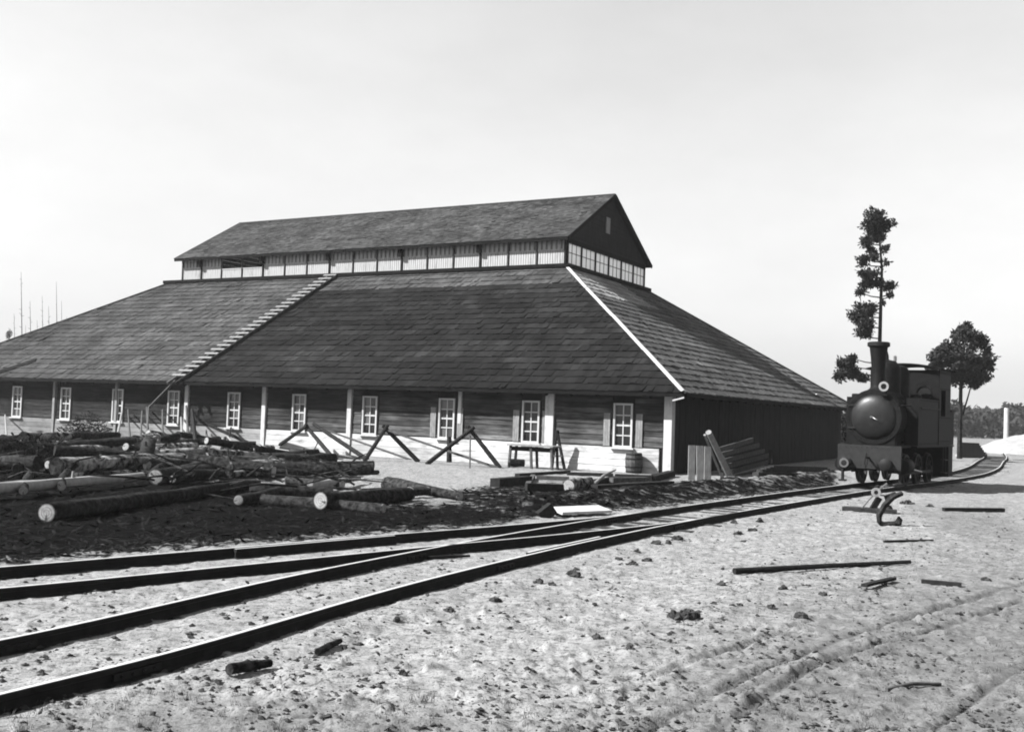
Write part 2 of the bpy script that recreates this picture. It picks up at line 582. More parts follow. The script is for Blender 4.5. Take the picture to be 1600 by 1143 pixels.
def build_ground():
    rings = np.concatenate([np.geomspace(3.6, 90, 470), np.geomspace(93, 3200, 46)])
    ang = np.concatenate([np.radians(np.linspace(-38, 38, 640)), np.radians(np.linspace(41, 319, 72))])
    R, A = np.meshgrid(rings, ang, indexing='ij')
    X, Y = R * np.sin(A), R * np.cos(A)
    nr, na = R.shape
    Zz = np.zeros_like(X)
    Zz = full_ground(X, Y)
    # masks
    px, py = PX(np.stack([X.ravel(), Y.ravel(), 0 * X.ravel()], 1))
    px, py = px.reshape(X.shape), py.reshape(X.shape)
    front = (Y > 1)
    litter_shade = np.zeros_like(X)
    tram = np.zeros_like(X)
    def mk(poly, s, soft):
        nonlocal litter_shade
        litter_shade = np.maximum(litter_shade, s * poly_mask(px, py, poly, soft) * front)
    mk([(-300, 700), (120, 722), (300, 738), (420, 765), (480, 786), (620, 784), (730, 786), (860, 800), (800, 816), (620, 830), (400, 846), (150, 866), (0, 878), (-300, 905)], 0.98, 30)
    mk([(-300, 672), (180, 690), (330, 712), (430, 730), (450, 770), (300, 760), (-300, 730)], 0.55, 22)
    mk([(690, 768), (800, 752), (1050, 752), (1180, 757), (1300, 740), (1318, 764), (1100, 786), (930, 804), (800, 812), (720, 790)], 0.68, 14)
    for poly_, k_, so_ in (([(880, 1180), (1050, 1040), (1250, 940), (1480, 880), (1750, 840), (1950, 1250), (880, 1300)], 0.75, 130),
                           ([(-100, 1180), (300, 1085), (700, 1110), (1000, 1125), (1000, 1300), (-100, 1300)], 0.7, 50), ([(1420, 790), (1560, 795), (1640, 850), (1500, 850)], 0.6, 25)):
        tram = np.maximum(tram, k_ * poly_mask(px, py, poly_, so_) * front)
    litter_shade = np.maximum(litter_shade, 0.27 * np.clip(tram, 0, 1))
    # rail shadow painted into the sand as a dark cinder strip on both sides
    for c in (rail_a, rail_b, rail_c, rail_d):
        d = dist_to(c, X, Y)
        litter_shade = np.maximum(litter_shade, 0.62 * np.exp(-(d / 0.17) ** 2))
    for c in rut_curves[:3]:
        d = dist_to(c, X, Y)
        tram = np.maximum(tram, 1.25 * np.exp(-(d / 0.06) ** 2))
        litter_shade = np.maximum(litter_shade, 0.45 * np.exp(-(d / 0.05) ** 2) * np.clip(fbm(X * 0.9, Y * 0.9, 95, 2) * 2.4 - 0.4, 0.3, 1))
    r = np.hypot(X, Y)
    litter_shade = np.where((r > 95), np.maximum(litter_shade, 0.33), litter_shade)
    Zc = np.array([[0, 0, full_ground(np.array([0.0]), np.array([0.0]))[0]]])
    verts = np.concatenate([np.stack([X.ravel(), Y.ravel(), Zz.ravel()], 1), Zc])
    i, j = np.meshgrid(np.arange(nr - 1), np.arange(na), indexing='ij')
    j2 = (j + 1) % na
    quads = np.stack([i * na + j, i * na + j2, (i + 1) * na + j2, (i + 1) * na + j], -1).reshape(-1, 4)[:, ::-1]
    jj = np.arange(na)
    tris = np.stack([np.full(na, nr * na), (jj + 1) % na, jj], 1)
    me = bpy.data.meshes.new("ground")
    me.vertices.add(len(verts))
    me.vertices.foreach_set("co", verts.astype(np.float32).ravel())
    nl = quads.size + tris.size
    me.loops.add(nl)
    me.loops.foreach_set("vertex_index", np.concatenate([quads.ravel(), tris.ravel()]).astype(np.int32))
    me.polygons.add(len(quads) + len(tris))
    me.polygons.foreach_set("loop_start", np.concatenate([np.arange(len(quads)) * 4, quads.size + np.arange(len(tris)) * 3]).astype(np.int32))
    me.polygons.foreach_set("use_smooth", np.ones(len(quads) + len(tris), bool))
    me.update(calc_edges=True)
    me.validate()
    a = me.attributes.new("litter", 'FLOAT', 'POINT')  # litter cover plus the painted rail shadow
    a.data.foreach_set("value", np.concatenate([litter_shade.ravel(), [0]]).astype(np.float32))
    a = me.attributes.new("trampled", 'FLOAT', 'POINT')
    a.data.foreach_set("value", np.concatenate([tram.ravel(), [0]]).astype(np.float32))
    me.materials.append(MATS["ground_sand"])
    o = bpy.data.objects.new("ground", me)
    col.objects.link(o)
    o["kind"] = "structure"
build_ground()
def gz(x, y):
    return float(full_ground(np.array([float(x)]), np.array([float(y)]))[0])
def GP(x, y, dz=0.0):
    """pixel to a point on the uneven ground"""
    p = G(x, y)
    p[2] = gz(p[0], p[1]) + dz
    return p
#@@STRUCTURE
# ------------------------------------------------------------------ the timber works shed
shed = thing("timber_shed", "long low wooden works shed with a great hipped shingle roof and a raised lantern roof", "shed", B(0, 0, 0))
camv = np.array([0, 0, CAM_H])

# --- walls
fw = MB()
fw.box(B(L0 / 2, 0.16, HE / 2 + 0.05), U * (L0 / 2), V * 0.16, Z * (HE / 2 + 0.05))
front_wall = part("front_wall", fw, "board_dark", shed)
sw = MB()
sw.box(B(0.16, W0 / 2 + 0.16, HE / 2 + 0.05), V * (W0 / 2 - 0.16), U * 0.16, Z * (HE / 2 + 0.05))
x = 0.0
while x < W0 - 0.25:                                   # upright cover boards on the shaded short wall
    w = random.uniform(0.2, 0.3)
    d = random.uniform(0.02, 0.045)
    sw.box(B(-d / 2, x + w / 2, HE / 2 + random.uniform(-0.02, 0.02)), V * (w / 2 - 0.008), U * (d / 2), Z * (HE / 2 - 0.06))
    x += w
side_wall = part("side_wall", sw, "board_dark", shed)
bw = MB()
bw.box(B(L0 / 2, W0 - 0.16, HE / 2 + 0.05), U * (L0 / 2 - 0.33), V * 0.16, Z * (HE / 2 + 0.05))
bw.box(B(L0 - 0.16, W0 / 2, HE / 2 + 0.05), V * (W0 / 2 - 0.33), U * 0.16, Z * (HE / 2 + 0.05))
part("rear_wall", bw, "board_dark", shed)

WIN_U = [2.05 + 4.32 * k for k in range(11)]
WIN_W, WIN_Z0, WIN_Z1 = 0.86, 1.0, 2.82
POSTS = [0.16] + [5.45, 16.2, 21.6, 27.0, 32.4, 37.6, 43.2, 48.8]
cuts = sorted([(u - 0.14, u + 0.14) for u in POSTS] + [(10.0 - 0.1, 10.0 + 0.1)] + [(u - WIN_W / 2 - 0.07, u + WIN_W / 2 + 0.07) for u in WIN_U])
spans, p0 = [], 0.03
for a, b in cuts:
    if a - p0 > 0.1:
        spans.append((p0, a))
    p0 = max(p0, b)
spans.append((p0, L0 - 0.05))
zs = np.linspace(1.06, HE - 0.02, 11)
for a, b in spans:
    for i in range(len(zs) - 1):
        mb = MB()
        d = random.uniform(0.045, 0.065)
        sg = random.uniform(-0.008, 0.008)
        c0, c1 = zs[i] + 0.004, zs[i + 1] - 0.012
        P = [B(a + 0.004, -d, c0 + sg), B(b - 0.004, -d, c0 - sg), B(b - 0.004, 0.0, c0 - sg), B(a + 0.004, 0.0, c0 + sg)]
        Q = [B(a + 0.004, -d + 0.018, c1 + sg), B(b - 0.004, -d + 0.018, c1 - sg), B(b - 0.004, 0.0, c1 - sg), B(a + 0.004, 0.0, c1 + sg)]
        mb.box8([P[1], P[0], P[3], P[2], Q[1], Q[0], Q[3], Q[2]], random.uniform(0.6, 1.3) * (2.0, 1.7, 1.4, 1.15, 1.0)[min(i, 4)] * (1.0 if a < 16 else 0.6 if a < 22 else 0.32))  # lower courses lightened to paint the sunlit band below the eave shadow; left end darkened
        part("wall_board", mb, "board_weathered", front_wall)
# limewashed plank plinth below the sills
px0 = 0.03
pl_cuts = [0.3] + [u for u in POSTS[1:]] + [L0 - 0.05]
for a, b in zip(pl_cuts[:-1], pl_cuts[1:]):
    zz = 0.0
    for i in range(4):
        h_ = 0.255
        mb = MB()
        d = 0.10 + random.uniform(-0.008, 0.008) - 0.006 * i
        sg = random.uniform(-0.006, 0.006)
        mb.box8([B(b - 0.15, -d, zz + sg), B(a + 0.15, -d, zz), B(a + 0.15, 0, zz), B(b - 0.15, 0, zz + sg),
                 B(b - 0.15, -d + 0.01, zz + h_ - 0.012), B(a + 0.15, -d + 0.01, zz + h_ - 0.012 + sg), B(a + 0.15, 0, zz + h_ - 0.012 + sg), B(b - 0.15, 0, zz + h_ - 0.012)], random.uniform(0.82, 1.08) * (1.0 if a < 20 else 0.62 if a < 26 else 0.4))  # planks darker leftwards: dirt, and lens falloff put into the tone
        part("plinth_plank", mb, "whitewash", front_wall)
        zz += h_
# white posts
for k, u in enumerate(POSTS):
    mb = MB()
    if k == 0:
        mb.box(B(0.07, -0.075, 1.62), U * 0.17, V * 0.075, Z * 1.62)
        mb.box(B(-0.055, 0.1, 1.62), V * 0.098, U * 0.045, Z * 1.62)
    else:
        mb.box(B(u, -0.075, 1.6), U * (0.2 if k == 1 else 0.12 if k < 5 else 0.085), V * 0.075, Z * 1.6)
    part("wall_post", mb, "white_paint" if k < 5 else "timber_pale", shed)
mb = MB()
mb.box(B(10.0, -0.06, 2.45), U * 0.085, V * 0.06, Z * 0.75)
part("wall_post", mb, "white_paint", shed, label="short white post hanging under the eave")

# --- windows: one is built, the others are copies of it and of its pieces
def build_window(u):
    fr = MB()
    zc = (WIN_Z0 + WIN_Z1) / 2
    hw, hh = WIN_W / 2, (WIN_Z1 - WIN_Z0) / 2
    for s in (-1, 1):
        fr.box(B(u + s * (hw - 0.04), -0.06, zc), U * 0.04, V * 0.06, Z * hh)
    fr.box(B(u, -0.058, WIN_Z1 - 0.04), U * (hw - 0.082), V * 0.058, Z * 0.04)
    fr.box(B(u, -0.058, WIN_Z0 + 0.04), U * (hw - 0.082), V * 0.058, Z * 0.04)
    w = part("window", fr, "white_paint", shed, at=B(u, 0, WIN_Z0))
    mu = MB()
    mu.box(B(u, -0.045, zc), U * 0.022, V * 0.018, Z * (hh - 0.083))
    gh = (2 * hh - 0.16) / 4
    for i in (1, 2, 3):
        zz = WIN_Z0 + 0.08 + gh * i
        for s in (-1, 1):
            mu.box(B(u + s * 0.187, -0.045, zz), U * 0.164, V * 0.015, Z * (0.024 if i != 2 else 0.034))
    part("glazing_bar", mu, "white_paint", w)
    for i in range(4):
        for s in (-1, 1):
            g = MB()
            g.box(B(u + s * 0.186, -0.022, WIN_Z0 + 0.08 + gh * (i + 0.5)), U * 0.16, V * 0.003, Z * (gh / 2 - 0.02))
            part("pane", g, "window_glass", w)
    sl = MB()
    sl.box(B(u, -0.105, WIN_Z0 - 0.035), U * (hw + 0.1), V * 0.105, Z * 0.03)
    part("sill", sl, "white_paint", w)
    for s in (-1, 1):
        j = MB()
        j.box(B(u + s * (hw + 0.035), -0.04, zc), U * 0.03, V * 0.04, Z * (hh + 0.02))
        part("casing", j, "board_dark", w)
    return w
win0 = build_window(WIN_U[0])
for u in WIN_U[1:]:
    c = win0.copy()
    col.objects.link(c)
    c.parent = shed
    c.location = win0.location + Vector(U * (u - WIN_U[0]))
    for ch in list(win0.children):
        d = ch.copy()
        col.objects.link(d)
        d.parent = c
        if ch.name.startswith("pane") and random.random() < 0.3:      # paler panes have a reflection painted in, dark ones are missing
            d.material_slots[0].link = 'OBJECT'
            d.material_slots[0].material = MATS["pale_glass"] if random.random() < 0.7 else MATS["interior_dark"]
# open shutters beside the nearer windows
for u in WIN_U[:3]:
    for s in (-1, 1):
        mb = MB()
        for k in range(3):
            mb.box(B(u + s * (WIN_W / 2 + 0.19 + 0.1 * k), -0.085, 1.72), U * 0.045, V * 0.015, Z * 0.68, random.uniform(0.8, 1.2))
        part("shutter", mb, "timber_pale", shed)

# --- roof
def shakes(P, e, up, nrm, L, S, ins_l, ins_r, expo, wlo, whi, th, tone_fn, jag=0.02):
    """rows of split shingles on one slope: P lower-left eave corner, e along the eave, up the slope"""
    out = []
    n = int(math.ceil(S / expo))
    for i in range(n):
        s0, s1 = i * expo - 0.06, min((i + 1) * expo * 1.0 + 0.10, S)
        sm = max(s0, 0)
        l0, r0 = ins_l * max(s0, 0) / S, L - ins_r * max(s0, 0) / S
        l1, r1 = ins_l * s1 / S, L - ins_r * s1 / S
        x = l0
        while x < r0 - 0.05:
            w = random.uniform(wlo, whi)
            x2 = min(x + w, r0)
            if r0 - x2 < 0.12:
                x2 = r0
            a0, b0 = x + 0.0015, x2 - 0.0015
            a1, b1 = max(a0, l1), min(b0, r1)
            if b1 <= a1:
                a1 = b1 = (min(max((a0 + b0) / 2, l1), r1))
                a1 -= 0.005
                b1 += 0.005
            j = random.uniform(-jag, jag)
            if random.random() < 0.035:
                j -= random.uniform(0.02, 0.06)
            if random.random() < 0.003 and i > 0:
                x = x2
                continue
            t = th * random.uniform(0.6, 1.45)
            lift = random.uniform(0, 0.012) if random.random() > 0.04 else random.uniform(0.02, 0.04)
            q = lambda xx, ss, hh: P + e * xx + up * ss + nrm * hh
            V8 = [q(a0, s0 + j, lift), q(b0, s0 + j, lift), q(b1, s1, 0.002), q(a1, s1, 0.002),
                  q(a0, s0 + j, t + lift), q(b0, s0 + j, t + lift), q(b1, s1, 0.012), q(a1, s1, 0.012)]
            out.append((V8, tone_fn((x + x2) / 2, (s0 + s1) / 2)))
            x = x2
    return out
SL = math.hypot(M_ + OV, HM - HE)
def slope(P, e, inn, L):
    up = inn * (M_ + OV) / SL + Z * (HM - HE) / SL
    nrm = np.cross(e, up)
    nrm = nrm if nrm[2] > 0 else -nrm
    return P, e, up, nrm / np.linalg.norm(nrm), L
LADDER_T, LADDER_B = 25.5, 26.9                       # plan positions of the roof ladder (upper, lower end)
BAND = SL - 2.35
def tone_front(x, s):
    """the part right of the ladder was laid with darker shingles; weathered ones left of it and along the top"""
    u = x - OV
    lad = LADDER_B + (LADDER_T - LADDER_B) * s / SL
    wobble = 0.55 + 0.9 * (float(fbm(np.array([x * 0.33]), np.array([s * 1.4]), 71, 3)[0]))
    if u > lad:
        return 0.088 * wobble * random.uniform(0.75, 1.25) * (1.15 - 0.2 * min(max((u - 30) / 18, 0), 1))
    if s > BAND:
        return 0.10 * wobble * random.uniform(0.75, 1.3)
    return 0.0225 * wobble * random.uniform(0.72, 1.28) * (0.8 + 0.4 * float(vnoise(np.array([x * 0.12 + 40 * s]), np.array([s * 1.786]), 79)[0])) * (1.45 if float(vnoise(np.array([x * 0.9 + s * 0.9]), np.array([s * 1.5]), 77)[0]) > 0.72 else 1.0)
def tone_side(x, s):
    wobble = 0.8 + 0.5 * (float(fbm(np.array([x * 0.33]), np.array([s * 1.4]), 81, 3)[0]))
    if s > SL * 0.73 and x < 17:  # upper triangle by the hip painted brighter, as the sunlit part
        return 0.42 * wobble * random.uniform(0.85, 1.15)
    return 0.15 * wobble * random.uniform(0.75, 1.25) * (0.7 + 0.6 * float(vnoise(np.array([x * 0.12 + 40 * s]), np.array([s * 1.786]), 80)[0]))
Lf, Ls = L0 + 2 * OV, W0 + 2 * OV
f_sl = slope(B(-OV, -OV, HE), U, V, Lf)
r_sl = slope(B(-OV, -OV, HE), V, U, Ls)
b_sl = slope(B(-OV, W0 + OV, HE), U, -V, Lf)
l_sl = slope(B(L0 + OV, -OV, HE), V, -U, Ls)
ins = M_ + OV
sh_f = shakes(*f_sl, SL, ins, ins, 0.56, 0.12, 0.27, 0.055, tone_front, 0.010)
sh_r = shakes(*r_sl, SL, ins, ins, 0.56, 0.12, 0.27, 0.06, tone_side, 0.010)
sh_x = shakes(*b_sl, SL, ins, ins, 0.64, 0.7, 1.3, 0.045, lambda x, s: 0.08) + shakes(*l_sl, SL, ins, ins, 0.64, 0.7, 1.3, 0.045, lambda x, s: 0.08)
deck = MB()
c8 = [B(-OV + 0.02, -OV + 0.02, HE), B(L0 + OV - 0.02, -OV + 0.02, HE), B(L0 + OV - 0.02, W0 + OV - 0.02, HE), B(-OV + 0.02, W0 + OV - 0.02, HE),
      B(M_, M_, HM), B(M_ + LM, M_, HM), B(M_ + LM, M_ + WM, HM), B(M_, M_ + WM, HM)]
dd = [q - Z * 0.015 for q in c8]
d2 = [q - Z * 0.13 for q in c8]
deck.add(dd + d2, [(0, 1, 5, 4), (1, 2, 6, 5), (2, 3, 7, 6), (3, 0, 4, 7), (8, 12, 13, 9), (9, 13, 14, 10), (10, 14, 15, 11), (11, 15, 12, 8),
                   (0, 8, 9, 1), (1, 9, 10, 2), (2, 10, 11, 3), (3, 11, 8, 0)])
roof = part("roof", deck, "fascia_dark", shed)
near = sorted(sh_f + sh_r, key=lambda q: np.linalg.norm(np.asarray(q[0][0]) - camv - np.array([0, 0, 0])))
for V8, t in near[:300]:
    mb = MB()
    mb.box8(V8, t)
    part("shingle", mb, "shingle", roof, at=V8[0])
mb = MB()
for V8, t in near[300:] + sh_x:
    mb.box8(V8, t)
part("shingles", mb, "shingle", roof, kind="stuff")
# fascia boards and rafter tails
for a, b in ((B(-OV - 0.02, -OV - 0.035, HE - 0.09), B(L0 + OV, -OV - 0.035, HE - 0.09)), (B(-OV - 0.035, -OV + 0.02, HE - 0.09), B(-OV - 0.035, W0 + OV, HE - 0.09))):
    mb = MB()
    mb.beam(a, b, 0.03, 0.17)
    part("fascia", mb, "fascia_dark", roof)
for k in range(42):
    u = 0.6 + k * 1.18
    mb = MB()
    mb.beam(B(u, -OV + 0.03, HE - 0.2), B(u, 0.05, HE + KS * (OV - 0.05) - 0.2), 0.09, 0.13)
    part("rafter_tail", mb, "fascia_dark", roof)
for k in range(26):
    v = 0.6 + k * 1.18
    mb = MB()
    mb.beam(B(-OV + 0.03, v, HE - 0.2), B(0.05, v, HE + KS * (OV - 0.05) - 0.2), 0.09, 0.13)
    part("rafter_tail", mb, "fascia_dark", roof)
# pale board over the near hip, a loose end under its foot
hp = lambda t, dz: B(-OV + (M_ + OV) * t, -OV + (M_ + OV) * t, HE + (HM - HE) * t + dz)
mb = MB()
n_ = np.array([0, 0, 1.0])
for t0, t1 in ((0.0, 0.26), (0.26, 0.52), (0.52, 0.77), (0.77, 0.995)):
    a, b = hp(t0, 0.10 + random.uniform(-0.02, 0.03)), hp(t1 - 0.001, 0.10 + random.uniform(-0.02, 0.03))
    off_ = (U - V) * random.uniform(-0.03, 0.03)
    a, b = a + off_, b + off_ * random.uniform(-1, 1)
    sd = (U - V) / math.sqrt(2)
    for s in (-1, 1):
        mb.box8([a, a + s * sd * 0.115 - Z * 0.055, a + s * sd * 0.115 - Z * 0.035, a + Z * 0.025, b, b + s * sd * 0.115 - Z * 0.055, b + s * sd * 0.115 - Z * 0.035, b + Z * 0.025])
part("hip_board", mb, "white_board", roof)
mb = MB()
mb.beam(hp(-0.005, -0.16), hp(0.005, -0.16) + U * 0.38 - V * 0.1 - Z * 0.2, 0.05, 0.06)
part("hip_bracket", mb, "white_board", roof)
for (uu, vv) in ((-OV, W0 + OV), (L0 + OV, -OV)):
    su, sv = (1 if uu < 0 else -1), (1 if vv < 0 else -1)
    q = lambda t: np.array(B(uu + su * ins * t, vv + sv * ins * t, HE + (HM - HE) * t + 0.08))
    mb = MB()
    mb.beam(q(0.0), q(0.995), 0.22, 0.05)
    part("hip_board", mb, "timber_grey", roof, label="grey board over a far hip")
rp = lambda v, s: r_sl[0] + r_sl[1] * v + r_sl[2] * s + r_sl[3] * 0.11
mb = MB()
mb.beam(rp(26.6, 0.15), rp(25.2, 1.15), 0.16, 0.05)
part("roof_batten", mb, "white_board", roof)
mb = MB()
mb.beam(B(42.6, -0.62, HE + KS * 0.18 + 0.07), B(40.7, 0.85, HE + KS * 1.65 + 0.07), 0.55, 0.05, up=f_sl[3])  # dark strip added for a shadow-like streak up the slope
part("dark_roof_streak", mb, "fascia_dark", roof)

# --- raised lantern
lz0, lz1 = HM, HM + MW
base = MB()
for a, b in ((B(M_ - 0.35, M_ - 0.2, HM + 0.02), B(M_ + LM + 0.5, M_ - 0.2, HM + 0.02)), (B(M_ - 0.2, M_ - 0.1, HM + 0.02), B(M_ - 0.2, M_ + WM + 0.4, HM + 0.02)),
             (B(M_ + LM + 0.2, M_ - 0.1, HM + 0.02), B(M_ + LM + 0.2, M_ + WM + 0.4, HM + 0.02)), (B(M_ - 0.1, M_ + WM + 0.2, HM + 0.02), B(M_ + LM + 0.1, M_ + WM + 0.2, HM + 0.02))):
    base.beam(a, b, 0.3, 0.2)
lantern = part("lantern_base", base, "fascia_dark", shed)
fl = MB()
fl.box(B(M_ + LM / 2, M_ + WM / 2, HM - 0.05), U * (LM / 2), V * (WM / 2), Z * 0.04)
part("lantern_floor", fl, "interior_dark", shed)
nb = 16
LW = LM - 0.9
bayw = LW / nb
for i in range(nb + 1):
    u = M_ + bayw * i
    mb = MB()
    mb.box(B(min(max(u, M_ + 0.06), M_ + LW - 0.06), M_ - 0.02, (lz0 + lz1) / 2), U * (0.05 if i % 3 == 0 else 0.032), V * 0.06, Z * (MW / 2))
    part("lantern_post", mb, "timber_dark" if i % 3 == 0 else "timber_grey", lantern)
    if i % 3 == 0 and 0 < i < nb:
        mb = MB()
        mb.box(B(u, M_ - 0.2, lz1 - 0.3), U * 0.13, V * 0.1, Z * 0.28)
        part("eave_bracket", mb, "fascia_dark", lantern)
for i in range(nb):
    u0 = M_ + bayw * i + 0.07
    u1 = M_ + bayw * (i + 1) - 0.07
    mb = MB()
    hatch = i in (12, 13)
    mid = lz0 + (0.62 if not hatch else 0.5) * MW
    k = 11
    for j in range(k):
        a = u0 + (u1 - u0) * j / k
        b = u0 + (u1 - u0) * (j + 1) / k
        mb.box(B((a + b) / 2, M_, (lz0 + 0.1 + mid) / 2), U * ((b - a) / 2 - 0.014), V * 0.016, Z * ((mid - lz0 - 0.1) / 2 + random.uniform(-0.02, 0.01)))
        if not hatch and j % 2 == (i % 2):
            mb.box(B((a + b) / 2, M_ + 0.004, (mid + lz1) / 2), U * ((b - a) / 2 * 1.15), V * 0.014, Z * ((lz1 - mid) / 2))
    if not hatch:
        mb2 = MB()
        mb2.box(B((u0 + u1) / 2, M_ + 0.05, (mid + lz1) / 2), U * ((u1 - u0) / 2), V * 0.012, Z * ((lz1 - mid) / 2))
        part("backing_board", mb2, "timber_pale", lantern)
    mb.box(B((u0 + u1) / 2, M_ - 0.03, mid - 0.03), U * ((u1 - u0) / 2), V * 0.013, Z * 0.03)
    part("board_panel", mb, "white_board", lantern)
# glazed short side: posts, sashes, panes
ns = 6
bv = WM / ns
for side_u in (M_, M_ + LW):
    sgn = -1 if side_u == M_ else 1
    for i in range(ns + 1):
        mb = MB()
        vv = min(max(M_ + bv * i, M_ + 0.12), M_ + WM - 0.06)
        mb.box(B(side_u, vv, (lz0 + lz1) / 2), V * 0.055, U * 0.06, Z * (MW / 2))
        part("lantern_post", mb, "timber_dark", lantern)
    for i in range(ns):
        fr = MB()
        v0, v1 = M_ + bv * i + 0.12, M_ + bv * (i + 1) - 0.06
        vc = (v0 + v1) / 2
        for zz in (lz0 + 0.1, lz1 - 0.08):
            fr.box(B(side_u, vc, zz), V * ((v1 - v0) / 2), U * 0.02, Z * 0.05)
        for f in (0.33, 0.66):
            fr.box(B(side_u, v0 + (v1 - v0) * f, (lz0 + lz1) / 2), V * 0.014, U * 0.015, Z * (MW / 2 - 0.14))
        fr.box(B(side_u, vc, lz0 + MW * 0.52), V * ((v1 - v0) / 2), U * 0.013, Z * 0.016)
        sash = part("sash", fr, "timber_dark", lantern)
        gl_ = MB()
        gl_.box(B(side_u - sgn * 0.012, vc, (lz0 + lz1) / 2), V * ((v1 - v0) / 2), U * 0.004, Z * (MW / 2 - 0.1))
        part("white_pane", gl_, "white_glass", lantern)
# rear long side of the lantern, open between its posts above a low board
mb = MB()
for i in range(nb + 1):
    mb.box(B(M_ + bayw * i, M_ + WM, (lz0 + lz1) / 2), U * 0.05, V * 0.05, Z * (MW / 2))
mb.box(B(M_ + LW / 2, M_ + WM + 0.055, lz0 + 0.12), U * (LW / 2), V * 0.02, Z * 0.12)
part("rear_frame", mb, "timber_grey", lantern)
# lantern roof
ev = MW + HM
apex_z = ev + RIDGE
u_a, u_b = M_ - GOV, M_ + LW + GOV
v_a, v_m, v_b = M_ - ME, M_ + WM / 2, M_ + WM + ME
SL2 = math.hypot(v_m - v_a, RIDGE)
dk = MB()
th = 0.1
tri = [B(u_a, v_a, ev), B(u_a, v_m, apex_z), B(u_a, v_b, ev), B(u_b, v_a, ev), B(u_b, v_m, apex_z), B(u_b, v_b, ev)]
tri2 = [q - Z * th for q in tri]
dk.add(tri + tri2, [(0, 3, 4, 1), (1, 4, 5, 2), (6, 7, 10, 9), (7, 8, 11, 10), (0, 1, 7, 6), (1, 2, 8, 7), (3, 9, 10, 4), (4, 10, 11, 5), (0, 6, 9, 3), (2, 5, 11, 8)])
lroof = part("lantern_roof", dk, "fascia_dark", shed)
upf = V * (v_m - v_a) / SL2 + Z * RIDGE / SL2
nf = np.cross(U, upf)
nf = nf if nf[2] > 0 else -nf
def tone_l(x, s):
    return 0.088 * (0.6 + 0.75 * float(fbm(np.array([x * 0.8]), np.array([s * 1.6]), 91, 3)[0])) * random.uniform(0.7, 1.4)
sh = shakes(B(u_a, v_a, ev) + nf * 0.005, U, upf, nf, u_b - u_a, SL2, 0.0, 0.0, 0.27, 0.16, 0.34, 0.03, tone_l, 0.035)
upb = -V * (v_m - v_a) / SL2 + Z * RIDGE / SL2
nb_ = np.cross(U, upb)
nb_ = nb_ if nb_[2] > 0 else -nb_
sh += shakes(B(u_a, v_b, ev) + nb_ * 0.005, U, upb, nb_, u_b - u_a, SL2, 0.0, 0.0, 0.55, 0.5, 1.0, 0.03, tone_l)
mb = MB()
for V8, t in sh:
    mb.box8(V8, t)
part("shingles", mb, "shingle", lroof, kind="stuff")
mb = MB()
mb.beam(B(u_a - 0.02, v_m, apex_z + 0.04), B(u_b, v_m, apex_z + 0.04), 0.2, 0.05)
part("ridge_board", mb, "timber_grey", lroof)
for uu in (u_a - 0.035, u_b + 0.035):
    for va in (v_a, v_b):
        mb = MB()
        mb.beam(B(uu, va, ev - 0.06), B(uu, v_m - (0.02 if va == v_a else -0.02), apex_z - 0.06), 0.05, 0.2)
        part("barge_board", mb, "fascia_dark", lroof)
mb = MB()
mb.beam(B(u_a, v_a - 0.03, ev - 0.08), B(u_b, v_a - 0.03, ev - 0.08), 0.04, 0.2)
part("fascia", mb, "fascia_dark", lroof)
# gables: horizontal boards of diminishing length
for gu, sg in ((M_, -1), (M_ + LW, 1)):
    gz0 = ev - 0.1
    rows = 12
    gb = MB()
    gb.beam(B(gu, M_, ev - 0.12), B(gu, M_ + WM, ev - 0.12), 0.16, 0.24)
    gable = part("gable", gb, "fascia_dark", shed)
    for i in range(rows):
        z0 = gz0 + (apex_z - gz0) * i / rows
        z1 = gz0 + (apex_z - gz0) * (i + 1) / rows - 0.012
        w0 = (WM / 2 + ME) * (1 - (z0 - ev) / RIDGE) - 0.1
        w1 = max((WM / 2 + ME) * (1 - (z1 - ev) / RIDGE) - 0.1, 0.01)
        w0, w1 = min(w0, WM / 2 + 0.25), min(w1, WM / 2 + 0.25)
        mb = MB()
        d = random.uniform(0.03, 0.05)
        mb.box8([B(gu + sg * d, v_m - w0, z0), B(gu + sg * d, v_m + w0, z0), B(gu, v_m + w0, z0), B(gu, v_m - w0, z0),
                 B(gu + sg * d, v_m - w1, z1), B(gu + sg * d, v_m + w1, z1), B(gu, v_m + w1, z1), B(gu, v_m - w1, z1)], random.uniform(0.6, 1.0))
        part("gable_board", mb, "board_dark", gable)
    if sg < 0:
        mb = MB()
        mb.box(B(gu - 0.07, v_m - 0.35, ev + 1.52), V * 0.26, U * 0.02, Z * 0.46)
        part("gable_hatch", mb, "timber_pale", gable)

# ------------------------------------------------------------------ ladder lying on the roof and its prop pole
fp = lambda x, s, h: f_sl[0] + f_sl[1] * (x + OV) + f_sl[2] * s + f_sl[3] * h
lad = thing("roof_ladder", "long wooden ladder lying up the front roof slope with pale rungs", "ladder", fp(LADDER_B, 0, 0.1))
def ladpt(t, off, h):
    return fp(LADDER_B + (LADDER_T - LADDER_B) * t + off, SL * t, h)
for off in (-0.3, 0.3):
    mb = MB()
    mb.beam(ladpt(-0.035, off, 0.14), ladpt(0.985, off, 0.14), 0.12, 0.14, up=f_sl[3])
    part("rail", mb, "timber_dark" if off < 0 else "timber_grey", lad)
for k in range(27):
    t = 0.02 + 0.95 * k / 26
    mb = MB()
    mb.beam(ladpt(t, -0.34, 0.235), ladpt(t, 0.62, 0.235), 0.15, 0.05, up=f_sl[3])
    part("rung", mb, "timber_pale", lad)
